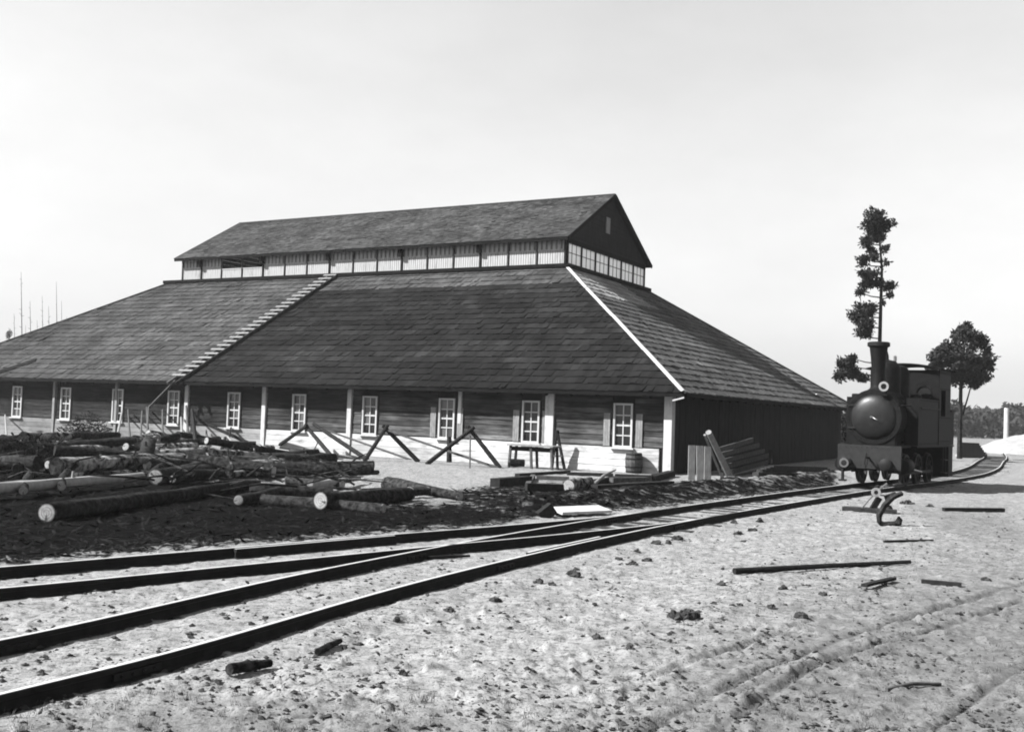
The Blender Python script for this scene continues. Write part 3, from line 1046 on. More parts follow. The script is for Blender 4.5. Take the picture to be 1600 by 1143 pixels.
#@@TRACKS
# ------------------------------------------------------------------ railway tracks: rails (head, web, foot) and half-buried sleepers
RZ = 0.15
PROF = [(-0.06, 0.0), (0.06, 0.0), (0.06, 0.012), (0.012, 0.028), (0.012, 0.095), (0.034, 0.105), (0.034, 0.14), (0.026, 0.147),
        (-0.026, 0.147), (-0.034, 0.14), (-0.034, 0.105), (-0.012, 0.095), (-0.012, 0.028), (-0.06, 0.012)]
def rail_meshes(curve, z0=0.0):
    t = np.gradient(curve, axis=0)
    t /= np.linalg.norm(t, axis=1)[:, None]
    nrm = np.stack([t[:, 1], -t[:, 0]], 1)
    body, head = MB(), MB()
    n = len(PROF)
    for i, c in enumerate(curve):
        for d, z in PROF:
            q = c + nrm[i] * d
            body.v.append((q[0], q[1], z0 + z))
        for d, z in ((-0.024, 0.1475), (0.024, 0.1475), (0.024, 0.1505), (-0.024, 0.1505)):
            q = c + nrm[i] * d
            head.v.append((q[0], q[1], z0 + z))
    for i in range(len(curve) - 1):
        for k in range(n):
            k2 = (k + 1) % n
            body.f.append((i * n + k, i * n + k2, (i + 1) * n + k2, (i + 1) * n + k))
            body.t.append(1)
        for k in range(4):
            k2 = (k + 1) % 4
            head.f.append((i * 4 + k, i * 4 + k2, (i + 1) * 4 + k2, (i + 1) * 4 + k))
            head.t.append(1)
    for m_, q in ((body, n), (head, 4)):
        m_.f.append(tuple(range(q))[::-1])
        m_.f.append(tuple((len(curve) - 1) * q + k for k in range(q)))
        m_.t += [1, 1]
    return body, head
def track(name, label, rails, centre, s0, s1, pitch, guard=()):
    t = thing(name, label, "railway track", (centre[0][0], centre[0][1], 0))
    for r in list(rails) + list(guard):
        bdy, hd = rail_meshes(r)
        o = part("rail", bdy, "rail_rust", t)
        part("running_surface", hd, "rail_bright", o)
    for r in rails:
        for i in range(14, min(len(r) - 3, 150), 21):
            d = r[i + 1] - r[i - 1]
            d = np.array([d[0], d[1], 0]) / np.linalg.norm(d)
            nn = np.array([d[1], -d[0], 0])
            for s_ in (-1, 1):
                mb = MB()
                c = np.array([r[i][0], r[i][1], 0.062]) + nn * s_ * 0.03
                mb.box(c, d * 0.26, nn * 0.014, Z * 0.03)
                for k in (-0.18, -0.06, 0.06, 0.18):
                    mb.lathe(c + d * k + nn * s_ * 0.013, nn * s_, [(0.02, 0), (0.016, 0.02)], 6)
                part("fishplate", mb, "iron_dark", t, at=c)
    seg = np.concatenate([[0], np.cumsum(np.linalg.norm(np.diff(centre, axis=0), axis=1))])
    tg = np.gradient(centre, axis=0)
    s = s0
    while s < min(s1, seg[-1]):
        c = np.array([np.interp(s, seg, centre[:, 0]), np.interp(s, seg, centre[:, 1])])
        d = np.array([np.interp(s, seg, tg[:, 0]), np.interp(s, seg, tg[:, 1])])
        d /= np.linalg.norm(d)
        a = random.uniform(-0.05, 0.05)
        d = np.array([d[0] * math.cos(a) - d[1] * math.sin(a), d[0] * math.sin(a) + d[1] * math.cos(a)])
        nn = np.array([d[1], -d[0], 0])
        sunk = random.uniform(0.0, 0.05) + 0.12 * (1 if np.hypot(*c) < 21 and random.random() < 0.93 else 0)
        if sunk > 0.11:
            s += pitch
            continue
        L = random.uniform(1.18, 1.36)
        mb = MB()
        cc = np.array([c[0], c[1], -0.03 - sunk * 0.4])
        mb.box(cc, nn * L, np.array([d[0], d[1], 0]) * random.uniform(0.1, 0.13), np.array([0, 0, 0.055 + random.uniform(-0.01, 0.02)]) + nn * 0)
        part("sleeper", mb, "sleeper_wood", t, at=cc)
        s += pitch * random.uniform(0.92, 1.08)
    return t
k_sw = int(np.argmin(np.abs(rail_d[:, 1] - 17.8)))
guard1 = offset(rail_d, 0.13)[k_sw - 4:k_sw + 5]
kf = int(np.argmin(np.hypot(rail_c[:, 0] + 1.03, rail_c[:, 1] - 17.2)))
end_b = int(np.argmin(np.abs(rail_b[:, 1] - 24.6)))
track("railway_track", "curving single railway track running from the lower left corner to the locomotive", [rail_d, rail_b], main_c, 1.0, 95, 0.74, [guard1])
track("railway_track", "sandy siding track passing the log heap and joining the other track", [rail_a, rail_c], side_c, 0.8, 20.5, 0.8, [offset(rail_a, -0.14)[26:36]])
# pale board and a dark block lying by the siding rail
mb = MB()
a, b = GP(868, 806, 0.05), GP(945, 803, 0.05)
mb.beam(a + Z * 0.08, b + Z * 0.08, 0.5, 0.06, up=(-0.5, -0.5, 0.7))
solo("plank", mb, "white_paint", "short pale board lying flat beside the siding rail in the middle", "plank", (a + b) / 2)
a = GP(852, 808, 0.1)
mb = MB()
mb.beam(a - [0.12, 0, 0.1], a + [0.16, 0.1, 0.12], 0.22, 0.26)
solo("timber_block", mb, "timber_dark", "small dark timber block at the left end of the pale board by the rail", "block", a)

# points lever: sleeper bed, stand, lever, ring weight
pl = GP(1362, 800)
pv = lambda px_, py_: AT(px_, py_, pl[1])
lev = thing("points_lever", "points lever with pale ring weight and slanting rod in front of the locomotive", "points lever", pl)
mb = MB()
mb.beam(pl + np.array([-0.75, 0.1, 0.03]), pl + np.array([0.55, -0.3, 0.03]), 0.3, 0.12)
part("bed", mb, "sleeper_wood", lev)
mb = MB()
mb.beam(pl + np.array([-0.55, 0.55, 0.02]), pl + np.array([0.3, 0.35, 0.02]), 0.22, 0.1)
part("bed", mb, "sleeper_wood", lev)
mb = MB()
mb.tube([pv(1347, 793), pv(1357, 781), pv(1368, 769), pv(1386, 755)], [0.022, 0.022, 0.025, 0.03], 8)
part("rod", mb, "steel_bright", lev, smooth=True)
mb = MB()
c = pv(1367.5, 768.5) + np.array([0, -0.07, 0])
tod = np.array([-0.3, -0.95, 0.0])
mb.lathe(c, tod, [(0.055, 0.0), (0.12, 0.0), (0.125, 0.03), (0.12, 0.06), (0.055, 0.06), (0.052, 0.03), (0.055, 0.0)], 24, caps=False)
part("ring_weight", mb, "timber_pale", lev, smooth=True)
mb = MB()
mb.lathe(c, tod, [(0.05, -0.05), (0.05, 0.05)], 16)
part("hub", mb, "iron_dark", lev)
mb = MB()
mb.beam(pv(1362, 797), pv(1374, 777), 0.12, 0.14)
mb.beam(pv(1383, 778), pv(1400, 772), 0.1, 0.14)
part("stand", mb, "iron_dark", lev)
# crooked iron/timber piece beside it
p0 = GP(1385, 820)
q = lambda x_, y_: AT(x_, y_, p0[1])
mb = MB()
mb.tube([q(1410, 770), q(1395, 777), q(1382, 789), q(1374, 803), q(1374, 814), q(1380, 820), q(1395, 818), q(1408, 815)], [0.05, 0.075, 0.06, 0.07, 0.055, 0.08, 0.07, 0.05], 9, jit=0.25)
mb.tube([q(1402, 818), q(1406, 811), q(1404, 806)], [0.09, 0.07, 0.02], 8, jit=0.15)
solo("crooked_root", mb, "bark", "crooked dark root bent like a hook on the sand before the locomotive", "root", p0, smooth=True)
for (x_, y_) in ((1388, 801),):
    p = GP(x_, y_)
    mb = MB()
    mb.lathe(p + [0, 0, -0.02], (0.1, 0.05, 1), [(0.1, 0), (0.11, 0.12), (0.07, 0.2), (0.02, 0.22)], 9)
    solo("iron_knob", mb, "iron_dark", "small dark knob standing on the sand inside the hooked root", "block", p, smooth=True)

# ------------------------------------------------------------------ locomotive (own axes: +y forward, z up from the rail head)
fdir = np.array([-0.545, -0.838, 0])
ld = np.array([0.838, -0.545, 0])
front = AT(1372, 700, 35.0)
kk = int(np.argmin(np.hypot(main_c[:, 0] - 12.6, main_c[:, 1] - 37.4)))
LOC = np.array([main_c[kk][0], main_c[kk][1], RZ])
tdir = main_c[kk - 1] - main_c[kk + 1]
ROT = math.atan2(-tdir[0], tdir[1])
loco = thing("steam_locomotive", "dark tank locomotive with tall flared chimney standing on the track beyond the shed", "locomotive", LOC, rotz=ROT)
LP = lambda name, mb, mat, parent=None, smooth=False, label=None: part(name, mb, mat, parent or loco, smooth=smooth, local=True, label=label)
# origin = under the buffer beam; y runs forward, body at negative y
mb = MB()
for s in (-1, 1):
    mb.bx(s * 0.62 - 0.02, s * 0.62 + 0.02, -6.6, -0.1, 0.45, 1.0)
LP("frame", mb, "loco_paint")
mb = MB()
mb.bx(-1.1, 1.1, -0.12, 0.0, 0.6, 1.42)
beam = LP("buffer_beam", mb, "beam_paint")
mb = MB()
for i in range(12):
    for z in (0.7, 1.34):
        mb.lathe((-1.02 + i * 0.185, 0.0, z), (0, 1, 0), [(0.022, 0), (0.016, 0.018)], 6)
LP("rivets", mb, "beam_paint", beam)["kind"] = "stuff"
for s in (-1, 1):
    mb = MB()
    mb.lathe((s * 0.7, 0.0, 0.78), (0, 1, 0), [(0.15, 0), (0.13, 0.06), (0.1, 0.3), (0.06, 0.31), (0.06, 0.46), (0.2, 0.47), (0.21, 0.5), (0.17, 0.53), (0.02, 0.545)], 20)
    LP("buffer", mb, "iron_dark" if s < 0 else "iron_dark", smooth=True)
    mb = MB()
    mb.lathe((s * 0.7, -7.0, 0.78), (0, -1, 0), [(0.15, 0), (0.1, 0.3), (0.06, 0.46), (0.2, 0.47), (0.2, 0.52)], 16)
    LP("buffer", mb, "iron_dark", smooth=True)
mb = MB()
mb.lathe((0.7, 0.545, 0.78), (0, 1, 0), [(0.1, 0), (0.165, 0), (0.165, 0.006), (0.1, 0.006), (0.1, 0)], 24, caps=False)
LP("buffer_face", mb, "steel_bright")
mb = MB()
mb.tube([(0, 0, 0.98), (0, 0.25, 0.98), (0, 0.36, 1.04), (0, 0.36, 1.12), (0, 0.28, 1.14)], [0.04, 0.04, 0.035, 0.03, 0.015], 8)
LP("draw_hook", mb, "iron_dark", smooth=True)
mb = MB()
mb.tube([(0.03, 0.3, 1.0), (0.05, 0.33, 0.8), (0.0, 0.34, 0.62), (-0.05, 0.33, 0.8), (-0.03, 0.3, 1.0)], 0.02, 6)
LP("coupling_link", mb, "iron_dark", smooth=True)
mb = MB()
mb.bx(-1.3, 1.3, -7.0, -1.3, 1.38, 1.44)
mb.bx(-1.1, 1.1, -1.3, -0.12, 1.38, 1.44)
LP("running_plate", mb, "loco_paint")
for s in (-1, 1):
    mb = MB()
    mb.bx(s * 1.0 - 0.04, s * 1.0 + 0.04, -0.35, -0.25, 0.12, 0.65)
    mb.bx(s * 1.0 - 0.12, s * 1.0 + 0.12, -0.4, -0.2, 0.1, 0.16)
    LP("rail_guard", mb, "iron_dark")
# smokebox, boiler
BZ, BR = 2.42, 0.9
mb = MB()
mb.lathe((0, -0.45, BZ), (0, -1, 0), [(0.90, 0), (0.97, 0.0), (0.985, 0.03), (0.985, 0.11), (0.93, 0.14), (0.93, 0.95), (0.86, 0.96)], 40)
LP("smokebox", mb, "loco_paint", smooth=True)
mb = MB()
mb.lathe((0, -0.47, BZ), (0, 1, 0), [(0.80, 0.0), (0.79, 0.03), (0.72, 0.1), (0.55, 0.17), (0.3, 0.215), (0.02, 0.23)], 40)
door = LP("smokebox_door", mb, "loco_sheen", smooth=True)
mb = MB()
for i in range(30):
    a = 2 * math.pi * i / 30
    mb.lathe((0.9 * math.cos(a), -0.45, BZ + 0.9 * math.sin(a)), (0, 1, 0), [(0.022, 0), (0.014, 0.018)], 6)
LP("rivets", mb, "loco_paint", door)["kind"] = "stuff"
for s in (-1, 1):
    mb = MB()
    mb.tube([(s * 0.93, -0.5, BZ + 0.42), (s * 1.0, -0.52, BZ + 0.44), (s * 1.0, -4.4, BZ + 0.44)], 0.02, 6)
    LP("handrail", mb, "iron_dark")
    mb = MB()
    mb.tube([(s * 0.55, -0.9, BZ - 0.7), (s * 0.75, -0.8, BZ - 1.0), (s * 0.95, -0.7, BZ - 1.35)], 0.07, 8)
    LP("steam_pipe", mb, "loco_paint", smooth=True)
mb = MB()
mb.tube([(-0.02, -0.2, BZ), (-0.16, -0.16, BZ - 0.08), (-0.22, -0.16, BZ - 0.1)], 0.018, 6)
mb.tube([(0, -0.26, BZ), (0, -0.14, BZ)], 0.035, 8)
LP("door_handle", mb, "steel_bright", door)
for z in (-0.4, 0.4):
    mb = MB()
    mb.beam((0.55, -0.38, BZ + z), (0.9, -0.42, BZ + z), 0.05, 0.03, up=(0, 1, 0))
    LP("hinge", mb, "iron_dark", door)
mb = MB()
mb.bx(-0.75, 0.75, -1.35, -0.5, 1.44, 1.85)
LP("saddle", mb, "loco_paint")
mb = MB()
mb.lathe((0, -1.4, BZ), (0, -1, 0), [(BR - 0.06, 0), (BR - 0.04, 0.02), (BR - 0.04, 3.0)], 36)
boiler = LP("boiler", mb, "loco_paint", smooth=True)
for y in (-2.0, -2.9, -3.8):
    mb = MB()
    mb.lathe((0, y, BZ), (0, -1, 0), [(BR - 0.03, 0), (BR - 0.02, 0.005), (BR - 0.02, 0.05), (BR - 0.03, 0.055)], 36, caps=False)
    LP("boiler_band", mb, "loco_sheen", boiler)
# chimney
mb = MB()
mb.lathe((0, -0.95, BZ + 0.86), (0, 0, 1), [(0.5, 0), (0.4, 0.08), (0.29, 0.16), (0.235, 0.3), (0.235, 0.9), (0.27, 1.3), (0.31, 1.6), (0.315, 1.66)], 28)
ch = LP("chimney", mb, "loco_paint", smooth=True)
mb = MB()
mb.lathe((0, -0.95, BZ + 2.5), (0, 0, 1), [(0.31, 0.0), (0.39, 0.05), (0.39, 0.17), (0.34, 0.2), (0.29, 0.2), (0.27, 0.05)], 28, caps=False)
LP("chimney_cap", mb, "iron_dark", ch, smooth=True)
# headlamp with a bright rim, on a bracket at the foot of the chimney
mb = MB()
mb.bx(-0.5, -0.3, -0.6, -0.3, BZ + 0.76, BZ + 0.84)
mb.lathe((-0.4, -0.55, BZ + 1.08), (0, 1, 0), [(0.13, 0), (0.15, 0.02), (0.15, 0.25), (0.17, 0.3)], 18)
mb.bx(-0.47, -0.33, -0.55, -0.4, BZ + 0.84, BZ + 0.95)
lamp = LP("headlamp", mb, "loco_paint", smooth=False)
mb = MB()
mb.lathe((-0.4, -0.25, BZ + 1.08), (0, 1, 0), [(0.1, 0), (0.175, 0), (0.175, 0.02), (0.1, 0.02), (0.1, 0)], 24, caps=False)
LP("lamp_rim", mb, "timber_pale", lamp)
mb = MB()
mb.lathe((-0.4, -0.27, BZ + 1.08), (0, 1, 0), [(0.105, 0), (0.08, 0.012), (0.01, 0.02)], 18)
LP("lamp_glass", mb, "window_glass", lamp)
# dome, safety valve, whistle, sand box
mb = MB()
mb.lathe((0, -2.15, BZ + 0.78), (0, 0, 1), [(0.56, 0), (0.48, 0.1), (0.46, 0.2), (0.46, 1.0), (0.42, 1.15), (0.28, 1.3), (0.03, 1.36)], 28)
LP("steam_dome", mb, "loco_paint", smooth=True)
mb = MB()
mb.lathe((0.1, -2.2, BZ + 1.95), (0, 0, 1), [(0.16, 0), (0.13, 0.1), (0.11, 0.35), (0.07, 0.5), (0.05, 0.62), (0.02, 0.66)], 14)
LP("safety_valve", mb, "iron_dark", smooth=True)
mb = MB()
mb.lathe((0, -3.3, BZ + 0.78), (0, 0, 1), [(0.5, 0), (0.46, 0.1), (0.46, 1.0), (0.38, 1.15), (0.03, 1.25)], 24)
LP("sand_box", mb, "loco_paint", smooth=True)
mb = MB()
mb.lathe((0.35, -4.42, 4.42), (0, 0, 1), [(0.03, 0), (0.03, 0.2), (0.06, 0.22), (0.06, 0.4), (0.02, 0.43)], 10)
LP("whistle", mb, "steel_bright", smooth=True)
# side tanks
for s in (-1, 1):
    mb = MB()
    x0, x1 = sorted((s * 0.8, s * 1.28))
    mb.bx(x0, x1, -4.45, -1.5, 1.45, 3.15)
    tk = LP("side_tank", mb, "loco_paint")
    mb = MB()
    for z in (1.52, 3.08):
        for i in range(22):
            mb.lathe((s * 1.28, -4.4 + i * 0.13, z), (s, 0, 0), [(0.016, 0), (0.01, 0.012)], 6)
    LP("rivets", mb, "loco_paint", tk)["kind"] = "stuff"
    mb = MB()
    mb.tube([(s * 1.32, -1.6, 2.8), (s * 1.36, -1.62, 2.8), (s * 1.36, -4.4, 2.8), (s * 1.32, -4.42, 2.8)], 0.018, 6)
    LP("handrail", mb, "iron_dark", tk)
    mb = MB()
    mb.lathe((s * 1.05, -2.0, 3.15), (0, 0, 1), [(0.2, 0), (0.2, 0.1), (0.17, 0.13)], 16)
    LP("filler_lid", mb, "loco_paint", tk)
# cab
mb = MB()
cz0, cz1 = 1.45, 4.3
for s in (-1, 1):
    x0, x1 = sorted((s * 1.30, s * 1.26))
    mb.bx(x0, x1, -4.75, -4.47, cz0, cz1)
    mb.bx(x0, x1, -5.45, -4.75, cz0, 2.55)
    mb.bx(x0, x1, -5.45, -4.75, 3.55, cz1)
    mb.bx(x0, x1, -6.3, -5.45, cz0, cz1)
mb.bx(-1.26, 1.26, -4.5, -4.46, cz0, 2.95)
mb.bx(-1.26, 1.26, -4.5, -4.46, 3.75, cz1)
for a, b in ((-1.26, -0.98), (-0.46, 0.46), (0.98, 1.26)):
    mb.bx(a, b, -4.5, -4.46, 2.95, 3.75)
mb.bx(-1.26, 1.26, -6.3, -6.26, cz0, 2.9)
mb.bx(-1.26, 1.26, -6.3, -6.26, 3.6, cz1)
for a, b in ((-1.26, -0.9), (-0.35, 0.35), (0.9, 1.26)):
    mb.bx(a, b, -6.3, -6.26, 2.9, 3.6)
cab = LP("cab", mb, "loco_paint")
mb = MB()
mb.bx(-0.98, -0.46, -4.485, -4.475, 2.95, 3.75)
LP("cab_glass", mb, "window_glass", cab)
for z_ in (1.6, 2.5, 3.6, 4.2):
    for s in (-1, 1):
        mb = MB()
        for i in range(14):
            mb.lathe((s * 1.30, -6.2 + i * 0.13, z_), (s, 0, 0), [(0.016, 0), (0.01, 0.012)], 6)
        LP("rivets", mb, "loco_paint", cab)["kind"] = "stuff"
for s in (-1, 1):
    mb = MB()
    mb.lathe((s * 0.72, -4.46, 3.42), (0, 1, 0), [(0.26, 0), (0.3, 0.0), (0.3, 0.03), (0.26, 0.03), (0.26, 0)], 20, caps=False)
    LP("window_rim", mb, "loco_paint", cab)
mb = MB()
N_ = 10
for i in range(N_):
    a0, a1 = -1.42 + 2.84 * i / N_, -1.42 + 2.84 * (i + 1) / N_
    zz = lambda a: cz1 + 0.2 * (1 - (a / 1.42) ** 2)
    mb.box8([(a0, -6.55, zz(a0)), (a1, -6.55, zz(a1)), (a1, -4.2, zz(a1)), (a0, -4.2, zz(a0)),
             (a0, -6.55, zz(a0) + 0.05), (a1, -6.55, zz(a1) + 0.05), (a1, -4.2, zz(a1) + 0.05), (a0, -4.2, zz(a0) + 0.05)])
LP("cab_roof", mb, "cab_felt", cab)
mb = MB()
mb.bx(-1.28, 1.28, -7.0, -6.32, 1.45, 2.75)
mb.bx(-1.34, 1.34, -7.06, -6.3, 2.75, 2.83)
LP("coal_bunker", mb, "loco_paint")
mb = MB()
for i in range(60):
    c = (random.uniform(-1.1, 1.1), random.uniform(-6.95, -6.4), 2.85 + random.uniform(0, 0.18))
    mb.lathe(c, (random.uniform(-1, 1), random.uniform(-1, 1), 1), [(0.04, 0), (0.11, 0.05), (0.08, 0.12), (0.01, 0.15)], 6)
LP("coal", mb, "iron_dark").__setitem__("kind", "stuff")
# wheels
def wheel(x, y, r, s):
    mb = MB()
    mb.lathe((x - s * 0.07, y, r), (s, 0, 0), [(r - 0.1, 0), (r + 0.03, 0.0), (r + 0.03, 0.03), (r, 0.035), (r, 0.13), (r - 0.08, 0.13), (r - 0.1, 0.0)], 32, caps=False)
    rim = LP("wheel", mb, "iron_dark")
    for k in range(10):
        a = 2 * math.pi * k / 10
        sp = MB()
        sp.beam((x, y + 0.1 * math.cos(a), r + 0.1 * math.sin(a)), (x, y + (r - 0.08) * math.cos(a), r + (r - 0.08) * math.sin(a)), 0.05, 0.06, up=(1, 0, 0))
        LP("spoke", sp, "iron_dark", rim)
    hb = MB()
    hb.lathe((x - s * 0.06, y, r), (s, 0, 0), [(0.14, 0), (0.14, 0.14), (0.09, 0.2)], 16)
    hb.lathe((x + s * 0.05, y + 0.22, r - 0.1), (s, 0, 0), [(0.06, 0), (0.06, 0.16)], 10)
    LP("hub", hb, "iron_dark", rim)
for y in (-1.75, -3.4, -5.05):
    for s in (-1, 1):
        wheel(s * (GAUGE / 2 + 0.02), y, 0.56, s)
    mb = MB()
    mb.lathe((-0.75, y, 0.56), (1, 0, 0), [(0.08, 0), (0.08, 1.5)], 10)
    LP("axle", mb, "iron_dark")
for s in (-1, 1):
    mb = MB()
    mb.beam((s * 0.96, -1.53, 0.46), (s * 0.96, -4.83, 0.46), 0.04, 0.1)
    LP("coupling_rod", mb, "iron_dark")
    mb = MB()
    mb.lathe((s * 1.02, -0.3, 0.72), (0, -1, 0), [(0.27, 0), (0.29, 0.03), (0.29, 0.75), (0.27, 0.78)], 20)
    LP("cylinder", mb, "loco_paint", smooth=True)
    mb = MB()
    mb.tube([(s * 1.02, -1.08, 0.66), (s * 1.02, -1.6, 0.6), (s * 1.0, -3.18, 0.46)], [0.03, 0.035, 0.04], 8)
    LP("piston_rod", mb, "steel_bright")
    mb = MB()
    mb.bx(s * 1.2 - 0.1, s * 1.2 + 0.1, -6.0, -5.6, 0.35, 0.39)
    mb.bx(s * 1.2 - 0.1, s * 1.2 + 0.1, -6.0, -5.6, 0.85, 0.89)
    mb.bx(s * 1.2 - 0.02, s * 1.2 + 0.02, -6.02, -5.98, 0.35, 1.4)
    mb.bx(s * 1.2 - 0.02, s * 1.2 + 0.02, -5.62, -5.58, 0.35, 1.4)
    LP("cab_step", mb, "iron_dark")
mb = MB()
mb.bx(-1.25, 1.25, -7.0, -6.3, 0.2, 1.38)
LP("rear_plate", mb, "loco_paint")
#@@YARD
GX, GY = None, None
def stick(name, pts, rad, mat, label, cat, group=None, n=8, jit=0.08):
    mb = MB()
    mb.tube(pts, rad, n, jit=jit)
    return solo(name, mb, mat, label, cat, pts[0], group, smooth=True)
def plane_pt(x, y, d, side=False):
    """point seen at a pixel on a vertical plane d metres in front of the long wall (or the short wall)"""
    nrm = U if side else V
    r = ray(x, y)
    t = ((O - nrm * d - CAMP) @ nrm) / (r @ nrm)
    return CAMP + r * t
def dist_front(p):
    return -((np.asarray(p) - O) @ V)
def dist_side(p):
    return -((np.asarray(p) - O) @ U)

# ------------------------------------------------------------------ logs
def log(p0, p1, r0, r1, label, group="logs in the heap", mat="bark", bend=0.03, ends="cut_end"):
    p0, p1 = np.asarray(p0, float), np.asarray(p1, float)
    t = thing("log", label, "log", p0, group)
    d = p1 - p0
    L = np.linalg.norm(d)
    d = d / L
    sd = np.cross(d, Z)
    sd /= np.linalg.norm(sd) + 1e-9
    n = max(4, int(L / 0.6))
    ph, am = random.uniform(0, 6), bend * L * random.uniform(0.3, 1)
    pts, rr = [], []
    for i in range(n + 1):
        f = i / n
        pts.append(p0 + d * L * f + sd * am * math.sin(math.pi * f + 0.0) * (1 if ph > 3 else -1) + Z * 0.0)
        rr.append((r0 + (r1 - r0) * f) * random.uniform(0.94, 1.06))
    mb = MB()
    mb.tube(pts, rr, 12, caps=False, jit=0.10)
    part("bark" if mat.startswith("bark") else "stem", mb, mat, t, smooth=True)
    for q, r, s in ((pts[0], rr[0], -1), (pts[-1], rr[-1], 1)):
        mb = MB()
        mb.lathe(q - d * s * 0.02, d * s, [(r * 0.99, -0.02), (r * 0.98, 0.018), (r * 0.9, 0.02), (r * 0.8, 0.022), (r * 0.66, 0.024), (r * 0.52, 0.025), (r * 0.38, 0.026), (r * 0.24, 0.025), (r * 0.1, 0.026), (0.005, 0.024)], 14)
        ck = random.randrange(14)
        for fi in range(len(mb.t)):
            row, kk_ = divmod(fi, 14)
            mb.t[fi] = (0.25 if row < 2 else (1.0 if row % 2 else 0.72)) * random.uniform(0.85, 1.1) * (0.3 if kk_ == ck and 2 < row < 8 else 1.0)
        part("cut_end", mb, ends, t)
    if random.random() < 0.6 and L > 2:
        mb = MB()
        q = pts[len(pts) // 2]
        a = random.uniform(0, math.pi)
        e = sd * math.cos(a) + np.cross(sd, d) * math.sin(a)
        mb.tube([q + e * r0 * 0.7, q + e * (r0 + 0.13)], [0.04, 0.03], 6)
        part("branch_stub", mb, mat, t)
    return t
def lg(a, b, r0, r1, dz0=0.0, dz1=0.0):
    """pixel positions of the two lower edges"""
    p, q = GP(*a), GP(*b)
    p[2] += r0 + dz0
    q[2] += r1 + dz1
    return p, q, r0, r1
log(*lg((72, 816), (400, 762), 0.17, 0.13), "longest log along the front of the heap, pale cut end low at the far left", bend=0.01)
log(*lg((-40, 786), (222, 757), 0.14, 0.11, 0.12, 0.12), "long bright peeled log lying behind the longest dark log", mat="peeled_wood", bend=0.02)
log(*lg((242, 758), (404, 732), 0.22, 0.2), "thick dark log with its far end by the big end-on log", bend=0.01)
p = GP(422, 742)
log(p + Z * 0.33, p + np.array([0.5, 3.2, 0.3]), 0.34, 0.3, "thickest log of the heap, seen end on with a dark face", ends="bark")  # bark grey on the end faces paints them as shaded
p = GP(450, 742)
log(p + Z * 0.2, p + np.array([0.3, 3.0, 0.2]), 0.2, 0.18, "smaller end-on log right of the thickest log", ends="bark")  # shade of the end face put into its colour here too
log(*lg((500, 796), (640, 782), 0.19, 0.17), "dark log with bright pale cut end facing left, nearest the siding", bend=0.01)
log(*lg((604, 765), (719, 781), 0.2, 0.11), "dark tapering log at the right end of the heap, round pale end uppermost", bend=0.01)
log(*lg((449, 757), (534, 765), 0.13, 0.1), "short dark log with a small pale end in the middle of the heap", bend=0.01)
log(*lg((484, 770), (560, 757), 0.09, 0.08, 0.12, 0.1), "curved bright peeled branch lying over dark logs", mat="peeled_wood", bend=0.06)
log(*lg((472, 745), (527, 739), 0.18, 0.12), "short thick dark log behind the small pale ended log", ends="bark")  # dark end colour stands in for shade away from the sun
log(*lg((372, 792), (444, 771), 0.12, 0.1, 0, 0.05), "thin dark log sloping up between the two pale ended logs")
log(*lg((560, 782), (668, 776), 0.15, 0.12, 0.0, 0.05), "dark log tucked under the tapering log at the right end")
log(*lg((532, 745), (590, 740), 0.09, 0.08), "thin dark log on pale sand behind the right end of the heap")
log(*lg((455, 708), (490, 714), 0.11, 0.1), "short dark log lying alone on the pale sand below the first pole frame")
log(*lg((470, 719), (488, 718), 0.13, 0.13), "stubby dark log end on the pale sand behind the heap")
log(*lg((410, 788), (600, 800), 0.15, 0.13, -0.06, -0.06), "dark log half sunk in bark litter in front of the heap", bend=0.02)
log(*lg((390, 775), (520, 778), 0.16, 0.14), "dark log running behind the bright ended log near the siding", bend=0.02)
for i in range(76):
    x, y = random.uniform(-60, 430), random.uniform(712, 768)
    if x < 235:
        y = random.uniform(710, 752)
    y += (x - 200) * -0.035
    if x > 330:
        y = random.uniform(720, 752)
    p = GP(x, y)
    a = random.gauss(0.12, 0.3) if random.random() < 0.65 else random.uniform(-1.5, 1.5)
    d = np.array([math.sin(a), math.cos(a), random.uniform(-0.02, 0.07)])
    r = random.uniform(0.1, 0.24)
    L = random.uniform(1.8, 6.0)
    q = p + d * L
    hi_ = 0.75 if (y < 745 and x < 330) else 0.3
    q[2] = gz(q[0], q[1]) + r + random.uniform(0.0, hi_)
    p[2] += r + random.uniform(0.0, hi_)
    mt_ = "bark" if random.random() < 0.6 else "bark_flaky"
    en_ = "cut_end" if random.random() < 0.4 else "bark"
    wn = ["leftmost window", "second left window", "third left window", "fourth left window", "fifth left window"][int(np.argmin([abs(x - w_) for w_ in (28, 103, 185, 268, 365)]))]
    dpt = "front" if y > 752 else ("middle" if y > 733 else "back")
    lab_ = ("thin " if r < 0.13 else "thick " if r > 0.19 else "") + ("flaky grey" if mt_ == "bark_flaky" else "dark") + (" pale-ended" if en_ == "cut_end" else "") + " log at the " + dpt + " of the heap below the " + wn
    log(p, q, r, r * random.uniform(0.7, 0.95), lab_, "tangled logs before the left windows",
        mat=mt_, ends=en_)
for (x, y, w, h_) in ((42, 776, 7, 20), (101, 770, 10, 20)):
    p, q = GP(x, y + 4), GP(x + w, y - 22)
    p[2] += 0.17
    q[2] = p[2] + 0.35
    log(p + np.array([0, -0.2, 0.05]), q * 0.3 + p * 0.7 + Z * 0.15, 0.1, 0.1, "short dark log lying across the bright peeled log, " + ("left one" if x < 60 else "right one"), "short logs across the peeled log")

